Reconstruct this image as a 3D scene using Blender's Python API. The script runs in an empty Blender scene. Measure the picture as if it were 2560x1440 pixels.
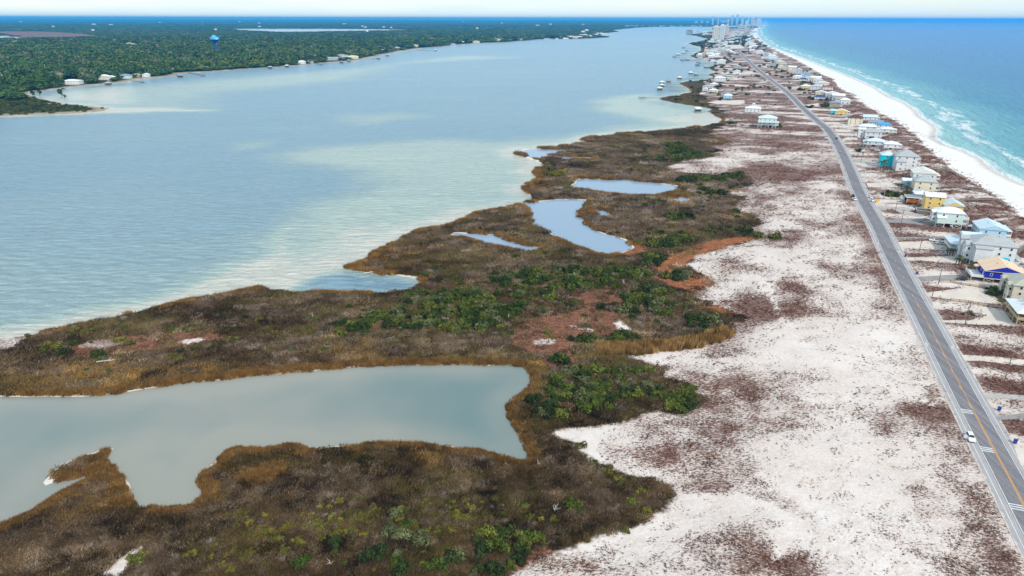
import bpy, bmesh, math, random
import numpy as np
from mathutils import Vector, Matrix

R = math.radians
sc = bpy.context.scene
COL = sc.collection
rng = np.random.default_rng(7)
random.seed(7)

# ------------------------------------------------------------------ camera
CAM_H = 115.0
PITCH = math.atan((720 - 46) / 1707.0)
ROLL = 0.0021
_f = np.array([0, math.cos(PITCH), -math.sin(PITCH)])
_u0 = np.array([0, math.sin(PITCH), math.cos(PITCH)])
_r0 = np.array([1.0, 0, 0])
_r = _r0 * math.cos(ROLL) + _u0 * math.sin(ROLL)
_u = _u0 * math.cos(ROLL) - _r0 * math.sin(ROLL)
cam_d = bpy.data.cameras.new('camera')
cam_d.sensor_width = 36.0
cam_d.lens = 36.0 * 1707.0 / 2560.0
cam_d.clip_start = 1.0
cam_d.clip_end = 200000.0
cam = bpy.data.objects.new('camera', cam_d)
COL.objects.link(cam)
cam.matrix_world = Matrix(((_r[0], _u[0], -_f[0], 0), (_r[1], _u[1], -_f[1], 0), (_r[2], _u[2], -_f[2], CAM_H), (0, 0, 0, 1)))
sc.camera = cam

# ------------------------------------------------------------------ sky, sun, exposure
SUN_AZ, SUN_EL = R(152), R(42)
world = bpy.data.worlds.new('World')
sc.world = world
world.use_nodes = True
wn, wl = world.node_tree.nodes, world.node_tree.links
wn.clear()
w_out = wn.new('ShaderNodeOutputWorld')
w_bg = wn.new('ShaderNodeBackground')
w_bg.inputs['Strength'].default_value = 0.15
w_sky = wn.new('ShaderNodeTexSky')
w_sky.sky_type = 'NISHITA'
w_sky.sun_disc = False
w_sky.sun_elevation = SUN_EL
w_sky.sun_rotation = SUN_AZ
w_sky.altitude = 100.0
w_sky.air_density = 1.0
w_sky.dust_density = 0.6
w_sky.ozone_density = 2.0
# thin high cloud drawn over the clear sky, the same all round the horizon
w_tc = wn.new('ShaderNodeTexCoord')
w_sep = wn.new('ShaderNodeSeparateXYZ')
wl.new(w_tc.outputs['Generated'], w_sep.inputs[0])
w_add = wn.new('ShaderNodeMath'); w_add.operation = 'ADD'; w_add.inputs[1].default_value = 0.12
w_abs = wn.new('ShaderNodeMath'); w_abs.operation = 'ABSOLUTE'
wl.new(w_sep.outputs[2], w_abs.inputs[0]); wl.new(w_abs.outputs[0], w_add.inputs[0])
w_dx = wn.new('ShaderNodeMath'); w_dx.operation = 'DIVIDE'
w_dy = wn.new('ShaderNodeMath'); w_dy.operation = 'DIVIDE'
wl.new(w_sep.outputs[0], w_dx.inputs[0]); wl.new(w_add.outputs[0], w_dx.inputs[1])
wl.new(w_sep.outputs[1], w_dy.inputs[0]); wl.new(w_add.outputs[0], w_dy.inputs[1])
w_cmb = wn.new('ShaderNodeCombineXYZ')
wl.new(w_dx.outputs[0], w_cmb.inputs[0]); wl.new(w_dy.outputs[0], w_cmb.inputs[1])
w_noi = wn.new('ShaderNodeTexNoise')
w_noi.inputs['Scale'].default_value = 0.9; w_noi.inputs['Detail'].default_value = 4; w_noi.inputs['Roughness'].default_value = 0.5
wl.new(w_cmb.outputs[0], w_noi.inputs['Vector'])
w_rmp = wn.new('ShaderNodeValToRGB')
w_rmp.color_ramp.elements[0].position = 0.30; w_rmp.color_ramp.elements[0].color = (0.42, 0.42, 0.42, 1)
w_rmp.color_ramp.elements[1].position = 0.72; w_rmp.color_ramp.elements[1].color = (0.85, 0.85, 0.85, 1)
wl.new(w_noi.outputs[0], w_rmp.inputs[0])
w_mix = wn.new('ShaderNodeMix'); w_mix.data_type = 'RGBA'
wl.new(w_rmp.outputs[0], w_mix.inputs[0])
wl.new(w_sky.outputs[0], w_mix.inputs[6])
w_mix.inputs[7].default_value = (4.55, 5.45, 5.8, 1)
wl.new(w_mix.outputs[2], w_bg.inputs['Color'])
wl.new(w_bg.outputs[0], w_out.inputs[0])

sun_d = bpy.data.lights.new('sun', 'SUN')
sun_d.energy = 2.4
sun_d.angle = R(4)
sun_d.color = (1.0, 0.92, 0.80)
sun = bpy.data.objects.new('sun', sun_d)
COL.objects.link(sun)
_sv = Vector((math.sin(SUN_AZ) * math.cos(SUN_EL), math.cos(SUN_AZ) * math.cos(SUN_EL), math.sin(SUN_EL)))
sun.rotation_euler = _sv.to_track_quat('Z', 'Y').to_euler()

sc.render.engine = 'CYCLES'
sc.view_settings.view_transform = 'Standard'
sc.view_settings.look = 'None'
sc.view_settings.gamma = 1.0
sc.view_settings.use_curve_mapping = False
sc.view_settings.exposure = 0.32
sc.cycles.use_denoising = True
sc.cycles.max_bounces = 5
sc.cycles.diffuse_bounces = 2
sc.cycles.glossy_bounces = 2
sc.cycles.transparent_max_bounces = 6
sc.cycles.volume_bounces = 1
sc.cycles.caustics_reflective = False
sc.cycles.caustics_refractive = False

# ------------------------------------------------------------------ helpers
def gp(x, y, z=0.0):
    """Ground point at height z that stands at this place of the photograph (2560 x 1440)."""
    d = (x - 1280.0) * _r + (720.0 - y) * _u + 1707.0 * _f
    t = (z - CAM_H) / d[2]
    return np.array([d[0] * t, d[1] * t, z])

def gxy(x, y, z=0.0):
    p = gp(x, y, z)
    return (float(p[0]), float(p[1]))

def poly(pts, extra=(), z=0.0):
    return np.array([gxy(px, py, z) for px, py in pts] + list(extra), dtype=np.float64)

def mpp(y, z=0.0):
    """metres per photo pixel across the view at row y"""
    a = gp(1280, y, z)
    return float(np.linalg.norm(a - np.array([0, 0, CAM_H]))) / math.hypot(1707, 720 - y)

def sd_poly(P, Q):
    """signed distance of points P (n,2) to the closed outline Q, positive inside"""
    x, y = P[:, 0], P[:, 1]
    d2 = np.full(len(P), 1e18)
    ins = np.zeros(len(P), dtype=bool)
    n = len(Q)
    for i in range(n):
        ax, ay = Q[i]; bx, by = Q[(i + 1) % n]
        ex, ey = bx - ax, by - ay
        l2 = ex * ex + ey * ey
        if l2 < 1e-12: continue
        wx, wy = x - ax, y - ay
        t = np.clip((wx * ex + wy * ey) / l2, 0, 1)
        dx, dy = wx - t * ex, wy - t * ey
        np.minimum(d2, dx * dx + dy * dy, out=d2)
        if abs(ey) > 1e-12:
            c = ((ay > y) != (by > y)) & (x < ex * (y - ay) / ey + ax)
            ins ^= c
    d = np.sqrt(d2)
    return np.where(ins, d, -d)

def d_line(P, Q):
    x, y = P[:, 0], P[:, 1]
    d2 = np.full(len(P), 1e18)
    for i in range(len(Q) - 1):
        ax, ay = Q[i]; bx, by = Q[i + 1]
        ex, ey = bx - ax, by - ay
        l2 = ex * ex + ey * ey
        wx, wy = x - ax, y - ay
        t = np.clip((wx * ex + wy * ey) / max(l2, 1e-9), 0, 1)
        np.minimum(d2, (wx - t * ex) ** 2 + (wy - t * ey) ** 2, out=d2)
    return np.sqrt(d2)

def _hash(ix, iy, s):
    h = (ix.astype(np.int64) * 374761393 + iy.astype(np.int64) * 668265263 + s * 1442695041) & 0x7fffffff
    h = ((h ^ (h >> 13)) * 1274126177) & 0x7fffffff
    return ((h ^ (h >> 16)) & 0xffff) / 65535.0

def vnoise(x, y, s=0):
    ix, iy = np.floor(x), np.floor(y)
    fx, fy = x - ix, y - iy
    fx = fx * fx * (3 - 2 * fx); fy = fy * fy * (3 - 2 * fy)
    a = _hash(ix, iy, s); b = _hash(ix + 1, iy, s); c = _hash(ix, iy + 1, s); d = _hash(ix + 1, iy + 1, s)
    return (a * (1 - fx) + b * fx) * (1 - fy) + (c * (1 - fx) + d * fx) * fy

def fbm(x, y, s=0, o=3):
    v = 0; a = 0.5; t = 0
    for k in range(o):
        v = v + a * vnoise(x * 2 ** k, y * 2 ** k, s + k * 17); t += a; a *= 0.5
    return v / t

def sstep(a, b, x):
    t = np.clip((x - a) / (b - a), 0, 1)
    return t * t * (3 - 2 * t)

def tag(o, label=None, cat=None, group=None, kind=None):
    if label: o['label'] = label
    if cat: o['category'] = cat
    if group: o['group'] = group
    if kind: o['kind'] = kind
    return o

def link(name, me, mat=None, parent=None, loc=None, rz=0.0):
    o = bpy.data.objects.new(name, me)
    COL.objects.link(o)
    if mat is not None and me is not None and len(me.materials) == 0: me.materials.append(mat)
    if parent is not None: o.parent = parent
    if loc is not None: o.location = loc
    if rz: o.rotation_euler = (0, 0, rz)
    return o

def empty(name, loc, rz=0.0):
    o = bpy.data.objects.new(name, None)
    o.empty_display_size = 0.5
    COL.objects.link(o); o.location = loc; o.rotation_euler = (0, 0, rz)
    return o

def np_mesh(name, V, F, smooth=False):
    """mesh from arrays; F is (n,3) or (n,4)"""
    me = bpy.data.meshes.new(name)
    V = np.asarray(V, dtype=np.float32); F = np.asarray(F, dtype=np.int32)
    k = F.shape[1]
    me.vertices.add(len(V)); me.vertices.foreach_set('co', V.ravel())
    me.loops.add(F.size); me.loops.foreach_set('vertex_index', F.ravel())
    me.polygons.add(len(F)); me.polygons.foreach_set('loop_start', np.arange(0, F.size, k, dtype=np.int32))
    me.polygons.foreach_set('use_smooth', np.full(len(F), smooth, dtype=bool))
    me.update(calc_edges=True)
    return me

def set_attr(me, name, val, typ='FLOAT', dom='POINT'):
    a = me.attributes.new(name, typ, dom)
    if typ == 'FLOAT': a.data.foreach_set('value', np.asarray(val, dtype=np.float32).ravel())
    elif typ == 'INT': a.data.foreach_set('value', np.asarray(val, dtype=np.int32).ravel())
    elif typ == 'FLOAT_VECTOR': a.data.foreach_set('vector', np.asarray(val, dtype=np.float32).ravel())
    elif typ == 'FLOAT_COLOR': a.data.foreach_set('color', np.asarray(val, dtype=np.float32).ravel())

class MB:
    """collects boxes, bars and faces into one mesh"""
    def __init__(s): s.v = []; s.f = []
    def face(s, pts):
        b = len(s.v); s.v += [tuple(map(float, p)) for p in pts]; s.f.append(tuple(range(b, b + len(pts)))); return s
    def box(s, x0, x1, y0, y1, z0, z1):
        b = len(s.v)
        s.v += [(x0, y0, z0), (x1, y0, z0), (x1, y1, z0), (x0, y1, z0), (x0, y0, z1), (x1, y0, z1), (x1, y1, z1), (x0, y1, z1)]
        s.f += [tuple(b + i for i in q) for q in ((3, 2, 1, 0), (4, 5, 6, 7), (0, 1, 5, 4), (1, 2, 6, 5), (2, 3, 7, 6), (3, 0, 4, 7))]
        return s
    def bar(s, p, q, w, h=None):
        p, q = Vector(p), Vector(q); h = h or w
        d = (q - p).normalized()
        up = Vector((0, 0, 1)) if abs(d.z) < 0.95 else Vector((0, 1, 0))
        a = d.cross(up).normalized() * w / 2; c = a.cross(d).normalized() * h / 2
        b = len(s.v)
        for e in (p, q):
            for sa, sc_ in ((-1, -1), (1, -1), (1, 1), (-1, 1)): s.v.append(tuple(e + a * sa + c * sc_))
        s.f += [tuple(b + i for i in t) for t in ((0, 1, 2, 3), (7, 6, 5, 4), (0, 4, 5, 1), (1, 5, 6, 2), (2, 6, 7, 3), (3, 7, 4, 0))]
        return s
    def tube(s, p, q, r0, r1=None, n=8, cap=True):
        r1 = r0 if r1 is None else r1
        p, q = Vector(p), Vector(q); d = (q - p).normalized()
        up = Vector((0, 0, 1)) if abs(d.z) < 0.95 else Vector((1, 0, 0))
        a = d.cross(up).normalized(); c = d.cross(a).normalized()
        b = len(s.v)
        for e, r in ((p, r0), (q, r1)):
            for i in range(n):
                t = 2 * math.pi * i / n
                s.v.append(tuple(e + a * (math.cos(t) * r) + c * (math.sin(t) * r)))
        for i in range(n):
            j = (i + 1) % n
            s.f.append((b + i, b + n + i, b + n + j, b + j))
        if cap:
            s.f.append(tuple(b + i for i in range(n))); s.f.append(tuple(b + n + i for i in reversed(range(n))))
        return s
    def lathe(s, prof, n=16):
        b = len(s.v)
        for r, z in prof:
            for i in range(n):
                t = 2 * math.pi * i / n
                s.v.append((r * math.cos(t), r * math.sin(t), z))
        for k in range(len(prof) - 1):
            for i in range(n):
                j = (i + 1) % n
                s.f.append((b + k * n + i, b + k * n + j, b + (k + 1) * n + j, b + (k + 1) * n + i))
        return s
    def mesh(s, name, smooth=False):
        me = bpy.data.meshes.new(name); me.from_pydata(s.v, [], s.f)
        if smooth: me.polygons.foreach_set('use_smooth', [True] * len(me.polygons))
        me.update(); return me
    def build(s, name, mat, parent=None, loc=None, rz=0.0, smooth=False):
        return link(name, s.mesh(name, smooth), mat, parent, loc, rz)

# ------------------------------------------------------------------ material helper
class NT:
    def __init__(s, name, rough=0.9, spec=0.2):
        s.mat = bpy.data.materials.new(name); s.mat.use_nodes = True
        s.t = s.mat.node_tree; s.bsdf = s.t.nodes['Principled BSDF']
        s.bsdf.inputs['Roughness'].default_value = rough
        s.bsdf.inputs['Specular IOR Level'].default_value = spec
    def put(s, sock, v):
        if isinstance(v, bpy.types.NodeSocket): s.t.links.new(v, sock)
        elif isinstance(v, (tuple, list)) and sock.type == 'RGBA' and len(v) == 3: sock.default_value = (*v, 1)
        else: sock.default_value = v
    def attr(s, name, out='Fac', typ='GEOMETRY'):
        n = s.t.nodes.new('ShaderNodeAttribute'); n.attribute_name = name; n.attribute_type = typ; return n.outputs[out]
    def pos(s):
        return s.t.nodes.new('ShaderNodeNewGeometry').outputs['Position']
    def objco(s):
        return s.t.nodes.new('ShaderNodeTexCoord').outputs['Object']
    def info(s, out):
        return s.t.nodes.new('ShaderNodeObjectInfo').outputs[out]
    def mapping(s, vec, scale=(1, 1, 1), rot=(0, 0, 0)):
        n = s.t.nodes.new('ShaderNodeMapping'); s.put(n.inputs['Vector'], vec)
        n.inputs['Scale'].default_value = scale; n.inputs['Rotation'].default_value = rot; return n.outputs[0]
    def noise(s, vec, scale, detail=3, rough=0.55, dist=0.0, col=False):
        n = s.t.nodes.new('ShaderNodeTexNoise'); s.put(n.inputs['Vector'], vec)
        n.inputs['Scale'].default_value = scale; n.inputs['Detail'].default_value = detail
        n.inputs['Roughness'].default_value = rough; n.inputs['Distortion'].default_value = dist
        return n.outputs[1 if col else 0]
    def math(s, op, a, b=0.0, c=None, clamp=False):
        n = s.t.nodes.new('ShaderNodeMath'); n.operation = op; n.use_clamp = clamp
        s.put(n.inputs[0], a); s.put(n.inputs[1], b)
        if c is not None: s.put(n.inputs[2], c)
        return n.outputs[0]
    def step(s, a, b, x):
        n = s.t.nodes.new('ShaderNodeMapRange'); n.interpolation_type = 'SMOOTHSTEP'
        s.put(n.inputs[0], x); s.put(n.inputs[1], a); s.put(n.inputs[2], b); return n.outputs[0]
    def mix(s, f, a, b, mode='MIX'):
        n = s.t.nodes.new('ShaderNodeMix'); n.data_type = 'RGBA'; n.blend_type = mode
        s.put(n.inputs[0], f); s.put(n.inputs[6], a); s.put(n.inputs[7], b); return n.outputs[2]
    def ramp(s, f, stops):
        n = s.t.nodes.new('ShaderNodeValToRGB'); s.put(n.inputs[0], f); e = n.color_ramp.elements
        while len(e) < len(stops): e.new(0.5)
        for k, (p, c) in enumerate(stops):
            e[k].position = p; e[k].color = (*c, 1) if len(c) == 3 else c
        return n.outputs[0]
    def bump(s, h, strength, dist):
        n = s.t.nodes.new('ShaderNodeBump'); s.put(n.inputs['Height'], h)
        n.inputs['Strength'].default_value = strength; n.inputs['Distance'].default_value = dist
        s.t.links.new(n.outputs[0], s.bsdf.inputs['Normal']); return n
    def base(s, c):
        s.put(s.bsdf.inputs['Base Color'], c); return s.mat

_flat = {}
def paint(name, col, rough=0.6, spec=0.3, var=0.12, scale=0.6, metal=0.0):
    """painted or weathered surface: base colour with a little uneven wear"""
    if name in _flat: return _flat[name]
    m = NT('mat_' + name, rough, spec)
    m.bsdf.inputs['Metallic'].default_value = metal
    n = m.noise(m.objco(), scale, 4, 0.6)
    lo = tuple(c * (1 - var) for c in col); hi = tuple(min(1, c * (1 + var * 0.6)) for c in col)
    _flat[name] = m.base(m.ramp(n, [(0.3, lo), (0.7, hi)]))
    return _flat[name]
def srgb(r, g, b):
    f = lambda c: (c / 255 / 12.92) if c / 255 <= 0.04045 else ((c / 255 + 0.055) / 1.055) ** 2.4
    return (f(r), f(g), f(b))
# ------------------------------------------------------------------ outlines of land and water (traced, on the ground plane)
BAY = [(-900, 985), (-400, 905), (0, 846), (70, 838), (150, 823), (220, 802), (300, 788), (400, 768), (480, 748), (560, 735), (615, 724), (645, 719), (668, 724), (700, 728), (760, 730),
       (860, 731), (960, 731), (1003, 727), (1040, 716), (1057, 708), (1048, 697), (1000, 690), (940, 684), (900, 677), (868, 671), (857, 667), (900, 655), (924, 646),
       (932, 632), (970, 612), (1002, 592), (1050, 575), (1100, 568), (1160, 548), (1195, 530), (1260, 520), (1310, 506), (1332, 496), (1320, 483), (1312, 472), (1316, 462),
       (1342, 452), (1350, 441), (1335, 433), (1337, 424), (1356, 411), (1340, 401), (1310, 392), (1294, 385), (1287, 378), (1310, 372), (1360, 370), (1440, 360),
       (1466, 356), (1451, 350), (1470, 343), (1540, 335), (1620, 328), (1700, 321), (1760, 315), (1795, 306), (1802, 298), (1786, 291), (1774, 281), (1781, 273), (1760, 268),
       (1720, 263), (1680, 256), (1650, 249), (1655, 243), (1690, 240), (1702, 236), (1726, 226), (1710, 216), (1694, 208), (1720, 203), (1760, 200), (1782, 194), (1768, 186),
       (1792, 180), (1775, 175), (1768, 168), (1798, 161), (1775, 155), (1758, 148), (1738, 146), (1724, 140), (1736, 134), (1752, 126), (1750, 118), (1718, 109.5), (1742, 104),
       (1770, 98), (1745, 92), (1716, 86), (1760, 82), (1782, 76), (1776, 70.5)]
GULF = [(1908, 64), (1893, 74), (1892, 86), (1902, 100), (1922, 115), (1966, 131), (2010, 147), (2060, 167), (2105, 184), (2144, 200), (2189, 220), (2222, 242), (2267, 260), (2293, 280), (2299, 291), (2333, 311),
        (2343, 324), (2333, 346), (2356, 360), (2411, 378), (2456, 400), (2478, 422), (2511, 440), (2560, 462)]
GULF_NEAR = [(455.0, 300.0), (395.0, 130.0), (365.0, 30.0), (350, -300)]
DUNE = [(1893, 66), (1879, 76), (1880, 86), (1890, 98), (1912, 113), (1942, 128), (1990, 150), (2050, 185), (2082, 200), (2098, 222), (2133, 242), (2160, 264), (2189, 282), (2222, 296), (2256, 318), (2289, 344),
        (2311, 369), (2347, 400), (2378, 427), (2422, 460), (2484, 491), (2516, 518), (2560, 556)]
DUNE_NEAR = [(395.0, 300.0), (335.0, 130.0), (305.0, 30.0), (300, -300)]
MAINSH = [(1906, 52.5), (1898, 58), (1850, 63), (1775, 67), (1690, 66.5), (1600, 68.5), (1575, 71), (1560, 72), (1530, 76), (1546, 80), (1500, 84), (1505, 90), (1530, 93), (1480, 96), (1440, 98), (1380, 97), (1330, 100), (1280, 105),
          (1200, 108), (1130, 113), (1105, 117), (1050, 121), (1000, 128), (930, 143), (880, 153), (800, 158), (700, 168), (620, 172), (560, 176), (520, 180), (450, 183),
          (435, 190), (400, 193), (350, 197), (320, 205), (290, 208), (250, 212), (215, 214), (170, 220), (120, 226), (72, 232), (66, 237), (92, 244), (118, 252), (150, 259), (190, 264), (235, 267), (274, 271),
          (262, 278), (180, 284), (100, 287), (0, 291), (-600, 305)]
PEN = np.vstack([poly(BAY), poly(GULF), np.array(GULF_NEAR), np.array([(-400, -300), (-400, 40)])])
MAIN = np.vstack([poly(MAINSH), np.array([(-70000, 700), (-70000, 70000), (24000, 70000)])])
GULFP = np.vstack([poly(GULF), np.array(GULF_NEAR), np.array([(90000, -300), (90000, 70000), (24500, 70000), gxy(1910, 55)])])
BEACH = np.vstack([poly(GULF), np.array(GULF_NEAR), np.array(DUNE_NEAR[::-1]), poly(DUNE[::-1])])
PONDS = [
    [(-900, 1030), (-300, 1003), (0, 997), (80, 996), (180, 993), (260, 990), (330, 980), (420, 965), (520, 955), (640, 940), (750, 930), (860, 922), (950, 917), (1020, 914), (1100, 912), (1200, 915),
     (1270, 916), (1308, 921), (1324, 935), (1328, 955), (1318, 973), (1300, 985), (1276, 1000), (1265, 1020), (1270, 1045), (1284, 1072), (1299, 1090), (1308, 1115), (1320, 1148), (1300, 1150),
     (1270, 1143), (1230, 1133), (1180, 1122), (1120, 1112), (1050, 1107), (970, 1104), (900, 1105), (830, 1112), (790, 1120), (768, 1118), (750, 1110), (720, 1106), (690, 1112), (650, 1118), (613, 1116),
     (576, 1116), (548, 1138), (525, 1158), (510, 1170), (489, 1200), (492, 1215), (510, 1233), (498, 1246), (476, 1257), (422, 1269), (385, 1265), (352, 1259), (335, 1246), (332, 1217), (318, 1195), (288, 1181), (298, 1169),
     (276, 1160), (267, 1150), (281, 1127), (304, 1115), (275, 1117), (247, 1123), (200, 1138), (146, 1161), (118, 1188), (96, 1216), (110, 1216), (127, 1211), (180, 1202), (225, 1193), (174, 1220), (127, 1248), (62, 1287),
     (0, 1310), (-300, 1420), (-900, 1700)],
    [(1437, 466), (1447, 458), (1447, 448), (1521, 450), (1577, 453), (1634, 457), (1690, 466), (1698, 470), (1687, 476), (1666, 482), (1645, 488), (1577, 487), (1521, 483), (1479, 476)],
    [(1317, 511), (1340, 508), (1389, 501), (1430, 501), (1465, 501), (1453, 512), (1451, 524), (1434, 532), (1441, 545), (1465, 567), (1507, 587), (1540, 597), (1563, 604), (1570, 620), (1549, 630), (1527, 636), (1493, 632), (1437, 612),
     (1395, 590), (1375, 576), (1347, 564), (1337, 547), (1336, 531), (1327, 519)],
    [(1140, 586), (1180, 587), (1222, 589), (1240, 594), (1262, 604), (1300, 613), (1337, 620), (1335, 625), (1290, 621), (1240, 612), (1200, 600)],
    [(1300, 380), (1325, 375.5), (1352, 373.5), (1380, 374), (1416, 377.5), (1385, 380.5), (1358, 385), (1354, 389), (1400, 392.5), (1482, 395.5), (1482, 398), (1420, 397), (1350, 393), (1327, 391)],
    [(1694, 493), (1711, 493), (1716, 498), (1713, 502), (1697, 502)],
    [(1486, 529), (1505, 528), (1518, 531), (1513, 536), (1496, 533)],
    [(640, 1192), (680, 1178), (712, 1170), (722, 1178), (690, 1190), (650, 1199)],
    [(1355, 470), (1372, 470.5), (1373, 473.5), (1358, 473)],
    [(570, 71), (600, 76), (700, 81), (760, 81), (850, 79), (1000, 76.5), (1050, 74), (900, 71.5), (700, 71)],
    [(-250, 86), (0, 88), (32, 92), (52, 97), (38, 101), (0, 102), (-250, 103)],
]
PONDP = [poly(q) for q in PONDS]
N_FAR = 2                                   # the last two ponds lie in the wooded mainland
SANDZ = [(1150, 1560), (1285, 1440), (1370, 1392), (1480, 1352), (1560, 1325), (1640, 1297), (1680, 1262), (1682, 1222), (1640, 1205), (1560, 1190), (1530, 1175), (1480, 1142), (1450, 1125), (1400, 1100), (1368, 1086),
         (1420, 1070), (1500, 1066), (1560, 1060), (1600, 1042), (1640, 1022), (1700, 1046), (1770, 1002), (1700, 965), (1650, 945), (1665, 926), (1600, 906), (1555, 890), (1620, 880), (1700, 871), (1780, 856), (1820, 836),
         (1826, 810), (1862, 792), (1800, 770), (1742, 755), (1716, 736), (1770, 722), (1796, 706), (1742, 682), (1718, 662), (1750, 640), (1830, 616), (1912, 597), (1882, 583), (1800, 582), (1766, 577), (1850, 570),
         (1900, 557), (1880, 540), (1836, 530), (1830, 510), (1872, 492), (1812, 490), (1850, 470), (1872, 455), (1850, 441), (1830, 436), (1760, 441), (1680, 431), (1656, 421), (1700, 405), (1762, 395), (1802, 376),
         (1758, 366), (1824, 360), (1800, 350), (1768, 340), (1762, 330), (1800, 318), (1815, 310), (1812, 290), (1797, 283), (1797, 272), (1772, 263), (1765, 245), (1748, 236), (1768, 215), (1758, 205), (1790, 193), (1782, 184), (1796, 178), (1785, 170), (1804, 161), (1786, 152), (1748, 143), (1760, 128), (1765, 105), (1788, 88), (1800, 72)]
SANDP = np.vstack([poly(SANDZ), poly([(1905, 70)]), poly(GULF[2:]), np.array(GULF_NEAR), np.array([(-60, -300)])])
SPOTS = [[(1535, 800), (1560, 800), (1582, 836), (1550, 832)], [(1424, 817), (1480, 827), (1480, 835), (1430, 824)], [(1330, 855), (1380, 852), (1386, 862), (1335, 865)],
         [(245, 1445), (300, 1400), (345, 1372), (356, 1376), (330, 1402), (320, 1425), (296, 1455)],
         [(-60, 858), (0, 846), (72, 838), (62, 862), (22, 880), (-60, 900)], [(190, 868), (232, 854), (300, 850), (335, 860), (250, 874)], [(440, 856), (500, 846), (520, 850), (470, 862)],
         [(1766, 576), (1850, 569), (1886, 570), (1880, 580), (1796, 583)], [(1655, 232), (1700, 226), (1740, 230), (1700, 236)]]
ORANGE = [[(1630, 672), (1660, 652), (1700, 634), (1745, 614), (1800, 600), (1912, 592), (1835, 612), (1750, 640), (1712, 660), (1665, 688)], [(1630, 695), (1700, 685), (1770, 690), (1797, 706), (1740, 730), (1688, 722), (1655, 706)], [(1566, 600), (1606, 618), (1614, 630), (1572, 640), (1528, 639), (1558, 630), (1572, 620)], [(1740, 772), (1800, 765), (1872, 776), (1845, 787), (1780, 783)], [(1598, 455), (1690, 462), (1702, 469), (1620, 463)]]
RUST = [[(1428, 745), (1500, 727), (1572, 725), (1570, 757), (1480, 762)], [(1288, 835), (1330, 800), (1400, 792), (1480, 772), (1542, 790), (1530, 832), (1440, 852), (1422, 885), (1350, 890), (1288, 862)], [(170, 872), (300, 845), (520, 835), (562, 845), (420, 872), (300, 888), (200, 892)], [(1285, 1412), (1370, 1385), (1470, 1400), (1562, 1400), (1480, 1445), (1320, 1470)], [(1360, 905), (1420, 893), (1440, 905), (1380, 918)]]
MAUVE = poly([(-300, 78), (100, 79), (200, 84), (264, 91), (150, 96), (60, 96), (40, 90), (0, 86), (-300, 84)])

# ------------------------------------------------------------------ the road's centre line
ROADPX = [(2660, 1450), (2560, 1263), (2526, 1199), (2474, 1101), (2434, 1029), (2419, 1000), (2377, 920), (2334, 835), (2310, 790), (2286, 746), (2265, 707), (2249, 674), (2233, 644), (2219, 616), (2195, 563), (2172, 525), (2147, 478), (2124, 422),
          (2099, 369), (2080, 338), (2064, 318), (2042, 301), (2005, 268), (1969, 232), (1920, 194), (1893, 173), (1871, 152), (1850, 133), (1846, 126), (1853, 119), (1852, 108), (1850, 98), (1864, 83), (1878, 70)]
_rp = [gxy(x, y, 1.7) for x, y in ROADPX]
_d0 = np.array(_rp[0]) - np.array(_rp[1]); _d0 /= np.linalg.norm(_d0)
_rp = [tuple(np.array(_rp[0]) + _d0 * 120)] + _rp
def catmull(P, step=6.0):
    P = [np.array(p) for p in P]; P = [2 * P[0] - P[1]] + P + [2 * P[-1] - P[-2]]
    out = []
    for i in range(1, len(P) - 2):
        L = np.linalg.norm(P[i + 1] - P[i]); n = max(2, int(L / step))
        for k in range(n):
            t = k / n
            out.append(0.5 * ((2 * P[i]) + (-P[i - 1] + P[i + 1]) * t + (2 * P[i - 1] - 5 * P[i] + 4 * P[i + 1] - P[i + 2]) * t * t + (-P[i - 1] + 3 * P[i] - 3 * P[i + 1] + P[i + 2]) * t ** 3))
    out.append(P[-2]); return np.array(out)
ROAD = catmull(_rp, 5.0)
_k = np.ones(9) / 9                                        # ease the kinks of the traced line
_rs = ROAD.copy()
for _c in (0, 1): _rs[4:-4, _c] = np.convolve(ROAD[:, _c], _k, 'valid')
ROAD = _rs
ROADC = ROAD[::4]

# ------------------------------------------------------------------ fields on a fan of ground points: fine nearby, coarse far off
NR, NC = 640, 400
FW0, FW1, TM = 62.0, 60000.0, 1.32
_lf = np.linspace(math.log(FW0), math.log(FW1), NR)
_tt = np.linspace(-TM, TM, NC)
GY = np.repeat(np.exp(_lf)[:, None], NC, 1)
GX = GY * _tt[None, :]
GP = np.stack([GX.ravel(), GY.ravel()], 1)
FLD = {}
def lookup(name, P):
    A = FLD[name]
    r = np.clip((np.log(np.maximum(P[:, 1], FW0)) - _lf[0]) / (_lf[1] - _lf[0]), 0, NR - 1.001)
    c = np.clip((P[:, 0] / np.maximum(P[:, 1], FW0) + TM) / (_tt[1] - _tt[0]), 0, NC - 1.001)
    i = r.astype(int); j = c.astype(int); fr = r - i; fc = c - j
    return (A[i, j] * (1 - fr) + A[i + 1, j] * fr) * (1 - fc) + (A[i, j + 1] * (1 - fr) + A[i + 1, j + 1] * fr) * fc
def proj(P, z=0.0):
    d = np.stack([P[:, 0], P[:, 1], np.full(len(P), z - CAM_H)], 1)
    w = d @ _f
    return 1280 + 1707 * (d @ _r) / w, 720 - 1707 * (d @ _u) / w

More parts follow.
